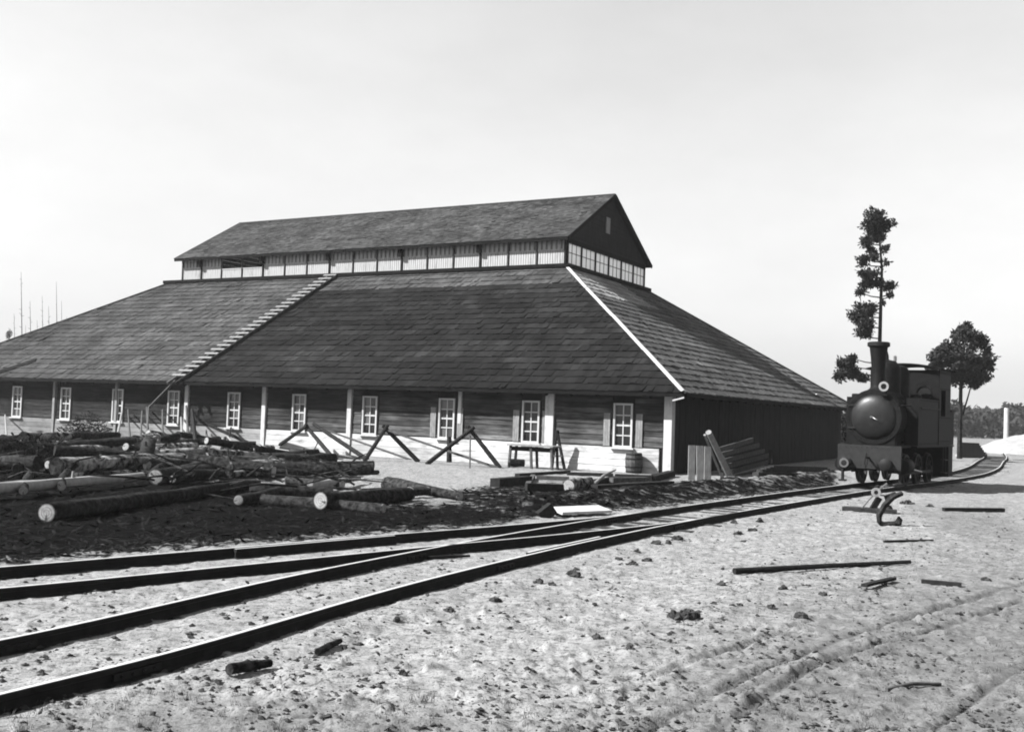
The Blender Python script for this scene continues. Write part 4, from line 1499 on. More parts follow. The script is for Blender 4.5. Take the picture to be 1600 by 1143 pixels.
mb = MB()
for i in range(150):
    x, y = random.uniform(-60, 560), random.uniform(712, 782)
    if x > 400:
        y = random.uniform(735, 790)
    elif x < 235 and y > 738:
        y -= 30
    p = GP(x, y + (200 - x) * 0.03)
    a = random.uniform(0, 6.28)
    L = random.uniform(0.5, 1.9)
    p[2] += random.uniform(0.02, 0.4)
    q = p + np.array([math.cos(a) * L, math.sin(a) * L, random.uniform(-0.2, 0.5)])
    q[2] = max(q[2], gz(q[0], q[1]) + 0.03)
    m_ = (p + q) / 2 + np.array([random.gauss(0, 0.1), random.gauss(0, 0.1), random.uniform(0, 0.12)])
    mb.tube([p, m_, q], [random.uniform(0.02, 0.05), 0.03, 0.014], 5, caps=False)
solo("loose_branches", mb, "bark", "loose branches and lop strewn over the log heap", None, kind="stuff")

# ------------------------------------------------------------------ brushwood heaps
def brush(x, y, hw_px, h_px, label, n=420, mat="bark"):
    c = GP(x, y)
    sc = c[1] / F_PX
    W, H = hw_px * sc, h_px * sc
    t = thing("brush_heap", label, "brush heap", c)
    core = MB()
    for i in range(n):
        a, rr = random.uniform(0, 2 * math.pi), math.sqrt(random.random())
        fx, fy = math.cos(a) * rr, math.sin(a) * rr
        top = H * (1 - rr ** 1.8) * random.uniform(0.35, 1.1)
        p = c + np.array([fx * W, fy * W * 0.8, max(0.02, top * random.uniform(0.2, 1))])
        d = np.array([random.gauss(0, 1), random.gauss(0, 1), random.gauss(0.1, 0.5)])
        d /= np.linalg.norm(d)
        L = random.uniform(0.25, 0.75) * W * 0.9
        b = np.array([random.gauss(0, 0.12), random.gauss(0, 0.12), -0.1]) * L
        pts = [p - d * L / 2, p + b * 0.6, p + d * L / 2]
        for q in pts:
            q[2] = max(q[2], c[2] + 0.02)
        core.tube(pts, [0.028, 0.022, 0.008], 4, caps=False)
    part("twigs", core, mat, t, kind="stuff")
    lf = MB()
    for i in range(n * 12):
        a, rr = random.uniform(0, 2 * math.pi), math.sqrt(random.random())
        zz = H * (1 - rr ** 1.9) * random.random() ** 0.6
        p = c + np.array([math.cos(a) * rr * W, math.sin(a) * rr * W * 0.8, zz])
        e1, e2 = rng.normal(size=3), rng.normal(size=3)
        e1 *= 0.04 / np.linalg.norm(e1)
        e2 *= 0.03 / np.linalg.norm(e2)
        lf.add([p, p + e1 * 1.6, p + e1 + e2, p + e2], [(0, 1, 2, 3)])
    part("withered_leaves", lf, "litter", t, kind="stuff")
brush(135, 708, 54, 66, "tallest dark brushwood heap before the second and third windows from the left")
brush(40, 736, 90, 58, "broad dark brushwood heap at the left edge of the yard", 520)
brush(318, 725, 30, 28, "small dark brushwood heap behind the thick dark log", 200)
brush(240, 730, 50, 32, "low dark brushwood heap between the tall heap and the small one", 260)

# ------------------------------------------------------------------ poles and frames before the long wall
def pole_px(a, b, r, mat="timber_dark", label="", group=None, cat="pole", da=None, db=None, name="pole", up=0.0):
    """from a pixel on the ground to a pixel on the plane through db metres from the wall"""
    p = GP(*a) if da is None else plane_pt(a[0], a[1], da)
    d = dist_front(p) if db is None else db
    q = plane_pt(b[0], b[1], d)
    return stick(name, [p, (p + q) / 2 + Z * random.uniform(-0.02, 0.02), q], [r, r * 0.95, r * 0.8], mat, label, cat, group)
def aframe(apex, feet, r, label, extra=()):
    f = [GP(*q) for q in feet]
    d = np.mean([dist_front(q) for q in f])
    a = plane_pt(apex[0], apex[1], d)
    t = thing("pole_trestle", label, "pole trestle", (f[0] + f[1]) / 2, "A-shaped pole frames before the long wall")
    for i, q in enumerate(f):
        mb = MB()
        o = V * (0.07 if i else -0.07)
        dirn = (a - q) / np.linalg.norm(a - q)
        mb.tube([q + o, (q + a) / 2 + o, a + dirn * 0.25 + o], [r, r * 0.95, r * 0.8], 8, jit=0.06)
        part("leg", mb, "timber_dark", t, smooth=True)
    for (p_, q_) in extra:
        mb = MB()
        mb.tube([GP(*q_), plane_pt(p_[0], p_[1], d)], [0.035, 0.03], 6)
        part("prop", mb, "timber_grey", t)
    return d
d1 = aframe((478, 667), ((428, 702), (518, 714)), 0.1, "leftmost dark A-shaped pole frame under the window with a thin prop", extra=(((497, 690), (486, 712)),))
d2 = aframe((603, 671), ((571, 720), (653, 722)), 0.1, "middle dark A-shaped pole frame of the three before the wall")
d3 = aframe((735, 673), ((668, 725), (780, 731)), 0.1, "rightmost dark A-shaped pole frame, beside the workbench", extra=(((735, 681), (734, 731)),))
pole_px((574, 718), (490, 662), 0.11, label="thick dark pole sloping from the leftmost frame down to the middle frame", db=d1)
pole_px((642, 718), (499, 668), 0.05, "timber_grey", label="thin pole sloping down to the right from the leftmost frame", db=d1)
pole_px((778, 731), (606, 672), 0.055, "timber_grey", label="thin long pole sloping down from the middle frame to the rightmost frame", db=d2)
pole_px((562, 718), (438, 699), 0.07, label="dark pole lying low at the feet of the leftmost frame", db=1.2)
pole_px((702, 722), (702, 682), 0.12, label="short dark post standing under the third window from the corner", cat="post", name="post")
pole_px((418, 705), (306, 655), 0.09, label="dark pole sloping down left of the leftmost frame", db=2.0)
pole_px((402, 745), (356, 682), 0.05, "timber_pale", label="bent pale stick rising from the heap beside the thick log", db=5.5)
POLE_L = ["thin grey pole, leftmost of five upright between the third and fourth windows from the left", "thin grey pole, second of five between the third and fourth left windows",
          "grey pole touching the upright under the slanting pole below the ladder", "thin grey pole standing just left of the fourth window from the left", "pale pole standing just right of the fourth window from the left",
          "tall grey pole right behind the pale pole by the fourth window", "pale pole slanting in front of the third window from the left", "tall dark pole right of the two poles by the fourth window",
          "thick dark leaning stake between the fourth and fifth windows", "short grey stake between the fourth and fifth windows, left of the thick leaning one", "short thick dark stake below the fourth window from the left",
          "short dark stake left of the fourth window, under the slanting pole", "thin dark stake leaning right, just left of the fifth window", "short pale stake at the leftmost window"]
for i, (xb, yb, xt, yt, r, m_) in enumerate(((205, 712, 200, 640, .05, "timber_grey"), (218, 714, 222, 642, .05, "timber_grey"), (234, 716, 229, 636, .055, "timber_grey"), (254, 716, 254, 640, .05, "timber_grey"),
        (286, 716, 283, 652, .075, "timber_pale"), (296, 716, 291, 634, .06, "timber_grey"), (178, 708, 191, 642, .06, "timber_pale"), (309, 724, 300, 640, .09, "timber_dark"), (338, 730, 352, 684, .1, "timber_dark"),
        (330, 728, 322, 672, .06, "timber_grey"), (271, 718, 262, 680, .1, "timber_dark"), (240, 718, 238, 676, .09, "timber_dark"), (346, 733, 361, 668, .06, "timber_dark"), (12, 706, 8, 648, .05, "timber_pale"))):
    pole_px((xb, yb), (xt, yt), r, m_, label=POLE_L[i], group="poles leaning by the left windows", db=0.25 if r < 0.08 else 1.5)
pr = stick("prop_pole", [fp(LADDER_B + 0.1, -0.1, 0.12), plane_pt(232, 637, 1.4), ], [0.06, 0.06], "timber_grey", "pale slanting pole below the foot of the roof ladder", "pole")
pole_px((228, 722), (232, 637), 0.05, "timber_grey", label="upright pole carrying the slanting pole below the roof ladder", db=1.4)

# workbench with a block under it, and a trestle beside it
pb = GP(800, 730)
db = dist_front(pb)
bench = thing("workbench", "rough wooden workbench with pale top edge standing before the wall", "workbench", pb)
bp_ = lambda x_, y_, d=0.0: plane_pt(x_, y_, db + d)
a, b = bp_(794, 693), bp_(866, 699)
a[2] = b[2] = (a[2] + b[2]) / 2
mb = MB()
for k in range(3):
    mb.beam(a + V * 0.27 * k, b + V * 0.27 * k, 0.25, 0.06)
part("bench_top", mb, "timber_pale", bench)
for xx in (0.06, 0.5, 0.94):
    for vv in (0.0, 0.5):
        q = a + (b - a) * xx + V * vv - Z * 0.03
        f = q + U * 0.06 * (1 if xx < 0.4 else -1)
        mb = MB()
        mb.beam(np.array([f[0], f[1], gz(f[0], f[1]) - 0.02]), q, 0.09, 0.09, up=V)
        part("leg", mb, "timber_grey" if vv == 0 else "timber_dark", bench)
mb = MB()
mb.beam(a - Z * 0.15 + (b - a) * 0.03 + V * 0.1, b - Z * 0.15 - (b - a) * 0.03 + V * 0.1, 0.05, 0.18)
part("apron", mb, "timber_dark", bench)
p = GP(808, 730)
mb = MB()
mb.tube([p + [-0.3, 0.25, 0.17], p + [0.3, 0.35, 0.17]], [0.17, 0.16], 10, jit=0.05)
solo("timber_block", mb, "bark", "dark round block lying under the workbench", "block", p)
pt = GP(872, 732)
dt_ = dist_front(pt)
tr_ = thing("trestle", "narrow dark A-shaped trestle standing right of the workbench", "trestle", pt)
for (xb, yb, o) in ((862, 731, 0.0), (882, 732, 0.0), (868, 727, -0.6), (886, 728, -0.6)):
    mb = MB()
    q = plane_pt(870 + (2 if o else 0), 672, dt_ + o)
    f = GP(xb, yb)
    mb.beam(f, q, 0.1, 0.1, up=V)
    part("leg", mb, "timber_dark", tr_)
mb = MB()
mb.beam(plane_pt(864, 712, dt_), plane_pt(879, 712, dt_), 0.06, 0.1, up=V)
part("rung", mb, "timber_grey", tr_)

# barrel
p = GP(990, 739)
br_ = thing("barrel", "dark wooden barrel standing before the limewashed plinth", "barrel", p)
H_, R_ = 0.82, 0.31
prof = lambda f: R_ * (1 + 0.16 * math.sin(math.pi * f))
for k in range(16):
    a0, a1 = 2 * math.pi * k / 16 + 0.015, 2 * math.pi * (k + 1) / 16 - 0.015
    mb = MB()
    rows = [0, 0.2, 0.5, 0.8, 1.0]
    for f in rows:
        for a_, dr in ((a0, 0), (a1, 0), (a1, -0.03), (a0, -0.03)):
            r = prof(f) + dr
            mb.v.append((p[0] + r * math.cos(a_), p[1] + r * math.sin(a_), p[2] + H_ * f))
    for i in range(4):
        for j in range(4):
            j2 = (j + 1) % 4
            mb.f.append((i * 4 + j, i * 4 + j2, i * 4 + 4 + j2, i * 4 + 4 + j))
            mb.t.append(1)
    mb.f += [(3, 2, 1, 0), (16, 17, 18, 19)]
    mb.t += [1, 1]
    part("stave", mb, "timber_grey", br_)
for f in (0.08, 0.3, 0.7, 0.92):
    mb = MB()
    r = prof(f)
    mb.lathe(p + Z * (H_ * f - 0.025), Z, [(r - 0.005, 0), (r + 0.012, 0.0), (r + 0.012, 0.05), (r - 0.005, 0.05)], 24, caps=False)
    part("hoop", mb, "iron_dark", br_)
mb = MB()
mb.lathe(p + Z * (H_ - 0.06), Z, [(R_ - 0.03, 0), (R_ - 0.03, 0.02)], 20)
part("lid", mb, "timber_grey", br_)

# timber lying on the ground in front of the barrel and the bench
def beam_px(a, b, w, h, mat, label, dz=0.0, cat="beam", name="timber_beam"):
    p, q = GP(*a), GP(*b)
    p[2] += h / 2 + dz
    q[2] += h / 2 + dz
    mb = MB()
    mb.beam(p, q, w, h)
    return solo(name, mb, mat, label, cat, (p + q) / 2)
beam_px((773, 760), (824, 756), 0.35, 0.26, "timber_dark", "short thick dark beam at the left end of the timber before the workbench")
beam_px((808, 744), (888, 739), 0.2, 0.1, "timber_dark", "dark beam lying just below the workbench and trestle")
beam_px((824, 762), (833, 747), 0.16, 0.14, "timber_grey", "grey crosspiece at the left end of the flat timber frame")
beam_px((838, 750), (889, 752), 0.18, 0.14, "timber_grey", "grey upper rail of the flat timber frame", 0.03)
beam_px((822, 767), (882, 768), 0.25, 0.22, "timber_dark", "thick dark lower rail of the flat timber frame")
beam_px((886, 742), (958, 745), 0.2, 0.12, "timber_dark", "dark beam lying between the trestle and the barrel")
beam_px((905, 764), (965, 752), 0.3, 0.2, "timber_dark", "dark beam sloping behind the stubby log")
beam_px((962, 750), (1019, 753), 0.3, 0.24, "timber_dark", "thick dark beam lying in front of the barrel")
beam_px((1017, 753), (1049, 744), 0.3, 0.22, "timber_dark", "dark beam running up to the white corner post")
beam_px((928, 768), (1048, 764), 0.3, 0.2, "timber_dark", "longest dark beam at the right front of the timber")
beam_px((955, 758), (1010, 757), 0.2, 0.16, "timber_grey", "grey beam lying between two dark beams before the barrel", 0.1)
stick("crooked_stick", [GP(926, 766) + Z * 0.15, GP(944, 756) + Z * 0.3, GP(962, 746) + Z * 0.3], [0.05, 0.05, 0.03], "timber_pale", "pale crooked stick lying across the dark beams before the barrel", "stick")
p = GP(888, 769)
log(p + Z * 0.2, p + np.array([0.7, 1.3, 0.24]), 0.2, 0.19, "stubby log with a pale face among the flat timber before the trestle", None, mat="bark_flaky", bend=0.0)

# things by the short wall
for i, (x0, lab) in enumerate(((1080, "leftmost of three pale planks standing upright near the corner post"), (1093, "middle one of three pale planks standing upright near the corner"), (1105, "rightmost of three pale planks standing upright near the corner"))):
    p = GP(x0, 750)
    sc = p[1] / F_PX
    mb = MB()
    h_ = 53 * sc + random.uniform(-0.03, 0.03)
    mb.box(p + Z * h_ / 2, np.array([0.13, 0.02, 0]), np.array([-0.004, 0.025, 0]), Z * h_ / 2 + np.array([random.uniform(-0.02, 0.02), 0.06, 0]))
    solo("plank", mb, "timber_pale", lab, "plank", p, "planks standing near the corner")
p = GP(1142, 748)
ds = dist_side(p)
stick("leaning_pole", [p, plane_pt(1107, 675, ds, True)], [0.13, 0.11], "timber_pale", "thick pale pole leaning left over the slanting plank pile", "pole")
stick("leaning_pole", [GP(1128, 746), plane_pt(1101, 679, ds - 0.3, True)], [0.05, 0.045], "timber_pale", "thin pale pole leaning close behind the thick pale pole", "pole")
for i, (x0, y0, x1, y1) in enumerate(((1122, 703, 1176, 687), (1124, 711, 1186, 695), (1130, 720, 1194, 704), (1136, 728, 1202, 711), (1144, 737, 1206, 720), (1150, 744, 1214, 729), (1160, 748, 1222, 737))):
    a, b = plane_pt(x0, y0, ds - 0.1 * i - 0.1, True), plane_pt(x1, y1, ds - 0.1 * i - 0.1, True)
    mb = MB()
    mb.beam(a, b, 0.06, 0.19 * random.uniform(0.85, 1.1), up=(0, 0, 1))
    lab = ["topmost", "second", "third", "fourth", "fifth", "sixth", "lowest"][i] + " plank of the slanting pile against the shaded wall"
    solo("plank", mb, "timber_grey", lab, "plank", (a + b) / 2, "slanting planks against the short wall")
for i, (x, y) in enumerate(((1128, 748), (1200, 742))):
    p = GP(x, y)
    mb = MB()
    q = plane_pt(x + 4, y - (46 if i == 0 else 38), dist_side(p) - 0.4, True)
    mb.beam(p, q, 0.1, 0.12, up=U)
    solo("timber_prop", mb, "timber_dark", "dark prop under the " + ("left" if i == 0 else "right") + " end of the slanting planks", "prop", p)
p = GP(1270, 748)
for i in range(5):
    a, b = GP(1180 + i * 6, 757 - i * 1.5), GP(1305 - i * 4, 747 - i * 1.2)
    a[2] += 0.1 + 0.05 * i
    b[2] += 0.1 + 0.05 * i
    mb = MB()
    mb.beam(a, b, 0.24, 0.14)
    solo("sleeper", mb, "sleeper_wood", ["lowest", "second lowest", "middle", "second highest", "topmost"][i] + " of five old sleepers along the bank left of the locomotive", "sleeper", (a + b) / 2, "old sleepers along the bank")

# ------------------------------------------------------------------ foreground litter
def rock(mb, c, r, flat=0.7, seed=0):
    n0, n1 = 8, 5
    ax = random.uniform(0, 6.28)
    el = random.uniform(0.55, 1.0)
    ca_, sa_ = math.cos(ax * 1.7), math.sin(ax * 1.7)
    base = []
    for i in range(n1):
        th_ = math.pi * (i + 0.5) / n1
        for k in range(n0):
            a = ax + 2 * math.pi * k / n0
            rr = r * random.uniform(0.62, 1.3)
            ux, uy = rr * math.sin(th_) * math.cos(a), rr * math.sin(th_) * math.sin(a) * el
            base.append((c[0] + ux * ca_ - uy * sa_, c[1] + ux * sa_ + uy * ca_, c[2] + rr * flat * math.cos(th_)))
    f = []
    for i in range(n1 - 1):
        for k in range(n0):
            k2 = (k + 1) % n0
            f.append((i * n0 + k2, i * n0 + k, (i + 1) * n0 + k, (i + 1) * n0 + k2))
    f.append(tuple(range(n0)))
    f.append(tuple((n1 - 1) * n0 + k for k in range(n0))[::-1])
    mb.add(base, f)
ROCKS = [(619, 972, 12), (703, 953, 10), (773, 941, 8), (843, 911, 11), (895, 901, 11), (862, 915, 8), (900, 889, 7), (967, 873, 7), (988, 881, 11), (1012, 876, 11), (995, 860, 7), (1026, 850, 9), (1058, 843, 9), (1044, 849, 6),
         (932, 1000, 9), (745, 1034, 7), (717, 1063, 7), (629, 1052, 7), (547, 1037, 8), (561, 1002, 8), (983, 1016, 8), (934, 1042, 6), (843, 1081, 5), (818, 1076, 5), (1147, 818, 6), (1187, 815, 10), (1176, 829, 8), (1155, 834, 8), (1163, 847, 7),
         (1285, 930, 8), (1206, 950, 7), (1155, 948, 7), (1115, 946, 6), (1225, 920, 7), (1252, 965, 9), (1127, 915, 7), (1418, 788, 9), (1453, 792, 7), (480, 1052, 7), (450, 1083, 6), (1440, 1000, 6), (1330, 990, 7), (1500, 960, 7), (1540, 905, 6)]
LMK = {"the left end of the long straight pole": (1147, 898), "the right end of the long straight pole": (1422, 881), "the splintered board": (1370, 915), "the points lever": (1350, 800), "the hooked root": (1410, 815), "the crumbly earth heap": (1066, 966),
       "the thick wood piece in the lower left": (390, 1050), "the short bark piece in the lower left": (514, 1013), "the flat dark strip at the right": (1470, 913)}
LAB = {0: "dark clod lying alone below the near rail, left of the middle", 9: "larger rounded dark clod of the pair in the middle foreground", 8: "dark clod touching the larger rounded clod on its left"}
for nm_, (lx, ly) in LMK.items():
    j = min((k for k in range(len(ROCKS)) if k not in LAB), key=lambda k: np.linalg.norm(G(*ROCKS[k][:2]) - G(lx, ly)))
    LAB[j] = "dark clod lying nearest to " + nm_
for j in range(len(ROCKS)):
    if j not in LAB and ROCKS[j][2] < 6:
        LAB[j] = LAB.get(j) or "very small dark clod low in the middle foreground"
for i, (x, y, r) in enumerate(ROCKS):
    p = GP(x, y)
    sc = p[1] / F_PX
    mb = MB()
    rs_ = r * sc * random.uniform(0.7, 1.25)
    rock(mb, p + Z * rs_ * 0.12, rs_, random.uniform(0.45, 0.7))
    for k_ in range(random.randint(0, 3)):
        rock(mb, p + np.array([random.uniform(-0.8, 0.8) * rs_, random.uniform(-0.8, 0.8) * rs_ * 0.6, rs_ * 0.05]), rs_ * random.uniform(0.45, 0.6), 0.6)
    solo("clod", mb, "earth_clod", LAB.get(i, "small dark earth clod scattered on the pale sandy foreground"), "clod", p, "dark clods on the sand")
p = GP(1066, 966)
mb = MB()
for k in range(14):
    rock(mb, p + np.array([random.uniform(-0.15, 0.15), random.uniform(-0.05, 0.05), 0.02 + random.uniform(0, 0.06)]), random.uniform(0.06, 0.09))
solo("clod_heap", mb, "earth_clod", "largest crumbly dark earth heap in the middle of the sandy foreground", "earth heap", p)
# loose timber
def stick_px(a, b, r, mat, label, lift=0.0, cat="stick", w=None):
    p, q = GP(*a), GP(*b)
    p[2] += r + lift
    q[2] += r + lift
    mb = MB()
    if w:
        mb.beam(p, q, w, 2 * r)
    else:
        m_ = (p + q) / 2 + np.array([0, 0.02, 0])
        m_[2] = max(m_[2], gz(m_[0], m_[1]) + r * 0.8)
        mb.tube([p, m_, q], [r, r * 0.9, r * 0.7], 9, jit=0.08)
    return solo("stick" if cat == "stick" else cat, mb, mat, label, cat, (p + q) / 2, smooth=not w)
stick_px((1147, 898), (1422, 881), 0.045, "timber_dark", "long straight dark pole lying on the sand at the right", cat="pole")
stick_px((1350, 921), (1396, 908), 0.02, "timber_dark", "splintered dark board piece below the right end of the long pole", 0.03, "board", 0.09)
stick_px((1385, 914), (1412, 922), 0.012, "timber_grey", "thin splinter sticking out under the splintered board", 0.01)
stick_px((1440, 910), (1502, 916), 0.03, "timber_dark", "flat dark strip lying right of the splintered board", 0, "board", 0.1)
stick_px((1381, 847), (1458, 846), 0.025, "timber_dark", "thin dark stick lying above the long straight pole")
stick_px((1474, 798), (1568, 800), 0.05, "timber_dark", "dark timber lying at the edge of the locomotive's shadow", 0, "beam", 0.14)
stick_px((668, 874), (734, 871), 0.03, "timber_dark", "dark stick between the rails near the crossing", 0)
stick_px((358, 1058), (422, 1042), 0.05, "bark", "thick dark piece of wood on the sand in the lower left")
stick_px((496, 1022), (532, 1004), 0.035, "bark", "short dark piece of bark on the sand right of the thick piece")
stick_px((1385, 1075), (1470, 1071), 0.02, "timber_grey", "thin grey stick in the lower right corner between wheel ruts")

def bits(name, mat, n, xr, yr, smin, smax, keep, label=None, flat=0.5, chip=False):
    """tiny octahedra or chips, one object: nobody could count them"""
    xs, ys = rng.uniform(*xr, n), rng.uniform(*yr, n)
    ok = keep(xs, ys)
    xs, ys = xs[ok], ys[ok]
    P = np.array([G(x, y) for x, y in zip(xs, ys)])
    P[:, 2] = full_ground(P[:, 0], P[:, 1])
    m = len(P)
    s = smin + (smax - smin) * rng.random(m) ** 2.5
    a = rng.uniform(0, 6.28, m)
    ca, sa = np.cos(a), np.sin(a)
    ex = np.stack([ca, sa, rng.normal(0, 0.25, m)], 1) * s[:, None] * (2.6 if chip else 1.1)
    ey = np.stack([-sa, ca, rng.normal(0, 0.25, m)], 1) * s[:, None] * (0.6 if chip else 0.9)
    ez = np.stack([rng.normal(0, 0.15, m), rng.normal(0, 0.15, m), np.ones(m)], 1) * s[:, None] * (0.22 if chip else flat)
    C = P + np.array([0, 0, 1]) * (s * 0.15)[:, None]
    verts = np.stack([C + ex, C + ey, C - ex, C - ey, C + ez * 1.1, C - ez], 1).reshape(-1, 3)
    b = (np.arange(m) * 6)[:, None, None]
    tri = np.array([(0, 1, 4), (1, 2, 4), (2, 3, 4), (3, 0, 4), (1, 0, 5), (2, 1, 5), (3, 2, 5), (0, 3, 5)])[None]
    F = (b + tri).reshape(-1, 3)
    me = bpy.data.meshes.new(name)
    me.from_pydata(verts.tolist(), [], F.tolist())
    me.materials.append(MATS[mat])
    o = bpy.data.objects.new(name, me)
    col.objects.link(o)
    o["kind"] = "stuff"
    if label:
        o["label"] = label
    return o
def in_poly(poly):
    return lambda x, y: poly_mask(np.asarray(x), np.asarray(y), poly, 2.0) > 0.5
fg = lambda x, y: (y > 1085 - (x - 0) * 0.235 + 28 * (x < 900)) | ((x > 1340) & (y > 800))
def fgk(x, y):
    k = np.where(x < 1340, y > np.interp(x, [0, 300, 600, 915, 1180, 1340], [1115, 1040, 950, 868, 815, 785]), y > 790)
    c = vnoise(x * 0.018, y * 0.03, 7) + 0.5 * vnoise(x * 0.06, y * 0.09, 9)
    return k & (rng.random(len(x)) < np.clip((c - 0.45) * 1.6, 0.06, 1))
bits("soil_crumbs", "earth_clod", 9000, (-40, 1660), (780, 1170), 0.008, 0.042, fgk, "dark crumbs of soil scattered over the sand")
bits("gravel", "timber_grey", 3500, (-40, 1660), (800, 1170), 0.008, 0.03, fgk, "pale grit and small stones on the sand")
zone = in_poly([(-60, 722), (300, 742), (420, 768), (480, 788), (620, 786), (730, 788), (860, 802), (800, 818), (620, 832), (400, 848), (150, 868), (-60, 882)])
bits("bark_litter", "litter", 9000, (-60, 900), (715, 885), 0.02, 0.075, zone, "dark bark chips and litter covering the ground by the logs", chip=True)
zone2 = in_poly([(690, 768), (800, 754), (1050, 754), (1300, 742), (1316, 764), (1100, 784), (930, 802), (800, 810), (720, 788)])
bits("wood_chips", "litter", 3500, (680, 1320), (735, 815), 0.03, 0.09, zone2, "dark chips and clods along the bank beside the track", chip=True)
between = lambda x, y: y > 0
def bt(x, y):
    lo = np.interp(x, [0, 300, 650, 1000, 1340], [900, 862, 832, 806, 764])
    hi = np.interp(x, [0, 300, 600, 915, 1340], [1085, 1010, 925, 848, 772])
    return (y > lo) & (y < hi) & (vnoise(x * 0.03, y * 0.05, 15) > 0.45)
bits("track_crumbs", "earth_clod", 5000, (-20, 1340), (760, 1090), 0.01, 0.05, bt, "dark crumbs on the sand between the rails")

gr = MB()
for i in range(420):
    for _ in range(20):
        x, y = random.uniform(-30, 1630), random.uniform(800, 1160)
        edge = np.interp(x, [0, 300, 600, 915, 1180], [1110, 1030, 945, 866, 812])
        if y > edge and (random.random() < 0.22 or y > 1085 or (x > 1150 and y > 930 and random.random() < 0.5)):
            break
    p = GP(x, y)
    for k in range(random.randint(6, 16)):
        b0 = p + np.array([random.gauss(0, 0.035), random.gauss(0, 0.035), -0.01])
        a = random.uniform(0, 6.28)
        L = random.uniform(0.02, 0.075)
        t_ = b0 + np.array([math.cos(a) * L * 0.6, math.sin(a) * L * 0.6, L])
        w_ = np.array([-math.sin(a), math.cos(a), 0]) * 0.003
        gr.add([b0 - w_, b0 + w_, t_], [(0, 1, 2)])
solo("dry_grass", gr, "timber_grey", "sparse short dry grass blades in the trampled sand", None, kind="stuff")

# ------------------------------------------------------------------ trees
def clump(c, rx, rz, size, dens=1.0, ry=None):
    """many small needle tufts through an uneven lump"""
    ry = ry or rx
    n = int(dens * 150 * max(rx * rz, 0.05) / (size * size) * 0.5)
    mb = MB()
    k = max(5, int(4 + 5 * rx))
    subs = []
    for i in range(k):
        d = rng.normal(size=3)
        d /= np.linalg.norm(d)
        rr = random.uniform(0.2, 0.66)
        subs.append((c + d * np.array([rx, ry, rz]) * rr, random.uniform(0.42, 0.62)))
    for i in range(n):
        sc_, sr = random.choice(subs)
        d = rng.normal(size=3)
        d /= np.linalg.norm(d)
        p = sc_ + d * np.array([rx, ry, rz]) * sr * random.uniform(0.4, 1.0)
        e1, e2 = rng.normal(size=3), rng.normal(size=3)
        e1 /= np.linalg.norm(e1)
        e2 = e2 - e1 * (e1 @ e2)
        e2 /= np.linalg.norm(e2)
        s1, s2 = size * random.uniform(0.5, 1.2), size * random.uniform(0.25, 0.6)
        mb.add([p, p + e1 * s1 * 0.5 + e2 * s2 * 0.5, p + e1 * s1, p + e1 * s1 * 0.5 - e2 * s2 * 0.5], [(0, 1, 2, 3)])
    return mb
TY = 72.0
sc = TY / F_PX
base = AT(1378, 720, TY)
base[2] = gz(base[0], base[1]) - 0.1
pine = thing("pine_tree", "tall slender pine with separate dark foliage clumps rising behind the chimney", "tree", base)
tp = [base, AT(1374, 560, TY), AT(1376, 480, TY), AT(1378, 420, TY), AT(1374, 370, TY), AT(1370, 335, TY)]
mb = MB()
mb.tube(tp, [0.21, 0.14, 0.11, 0.08, 0.05, 0.03], 9, jit=0.08)
part("trunk", mb, "bark", pine, smooth=True)
CL = [(1370, 340, 20, 14), (1361, 358, 18, 15), (1383, 352, 14, 12), (1356, 377, 14, 10), (1372, 372, 17, 9), (1360, 392, 10, 7), (1383, 389, 7, 6), (1352, 404, 13, 6), (1368, 402, 9, 6), (1386, 410, 7, 4), (1346, 411, 9, 5),
      (1362, 428, 17, 9), (1346, 427, 7, 6), (1358, 442, 17, 11), (1374, 444, 10, 9), (1390, 447, 12, 9), (1345, 457, 8, 8), (1391, 461, 8, 5), (1340, 490, 19, 15), (1352, 505, 17, 14), (1350, 523, 15, 8), (1358, 483, 14, 12), (1378, 473, 4, 3),
      (1322, 570, 17, 14), (1335, 580, 17, 13), (1315, 585, 12, 11), (1345, 590, 12, 9), (1332, 560, 10, 8)]
for i, (x, y, rx, rz) in enumerate(CL):
    dy = random.uniform(-0.5, 0.5)
    c = AT(x, y, TY + dy)
    part("foliage_clump", clump(c, rx * sc * 1.12, rz * sc * 1.12, 0.27, 1.5), "leaf", pine, kind="stuff")
    tz = c[2] - 0.25
    zs_ = [q[2] for q in tp]
    k = np.interp(tz, zs_, range(len(zs_)))
    q = tp[int(k)] + (tp[min(int(k) + 1, len(tp) - 1)] - tp[int(k)]) * (k - int(k))
    if np.linalg.norm(q - c) > 0.35:
        mb = MB()
        mb.tube([q, (q + c) / 2 - Z * 0.08, c], [0.05, 0.04, 0.02], 6)
        part("limb", mb, "bark", pine)
TY2 = 78.0
sc = TY2 / F_PX
base = AT(1499, 716, TY2)
base[2] = gz(base[0], base[1]) - 0.1
oak = thing("round_tree", "round dark crowned tree on a slim trunk behind the locomotive cab", "tree", base)
tp = [base, AT(1500, 660, TY2), AT(1501, 620, TY2), AT(1502, 580, TY2), AT(1506, 530, TY2)]
mb = MB()
mb.tube(tp, [0.2, 0.16, 0.14, 0.11, 0.05], 9, jit=0.08)
part("trunk", mb, "bark", oak, smooth=True)
mb = MB()
mb.tube([AT(1504, 648, TY2), AT(1511, 625, TY2), AT(1518, 600, TY2)], [0.07, 0.06, 0.04], 7)
part("limb", mb, "bark", oak)
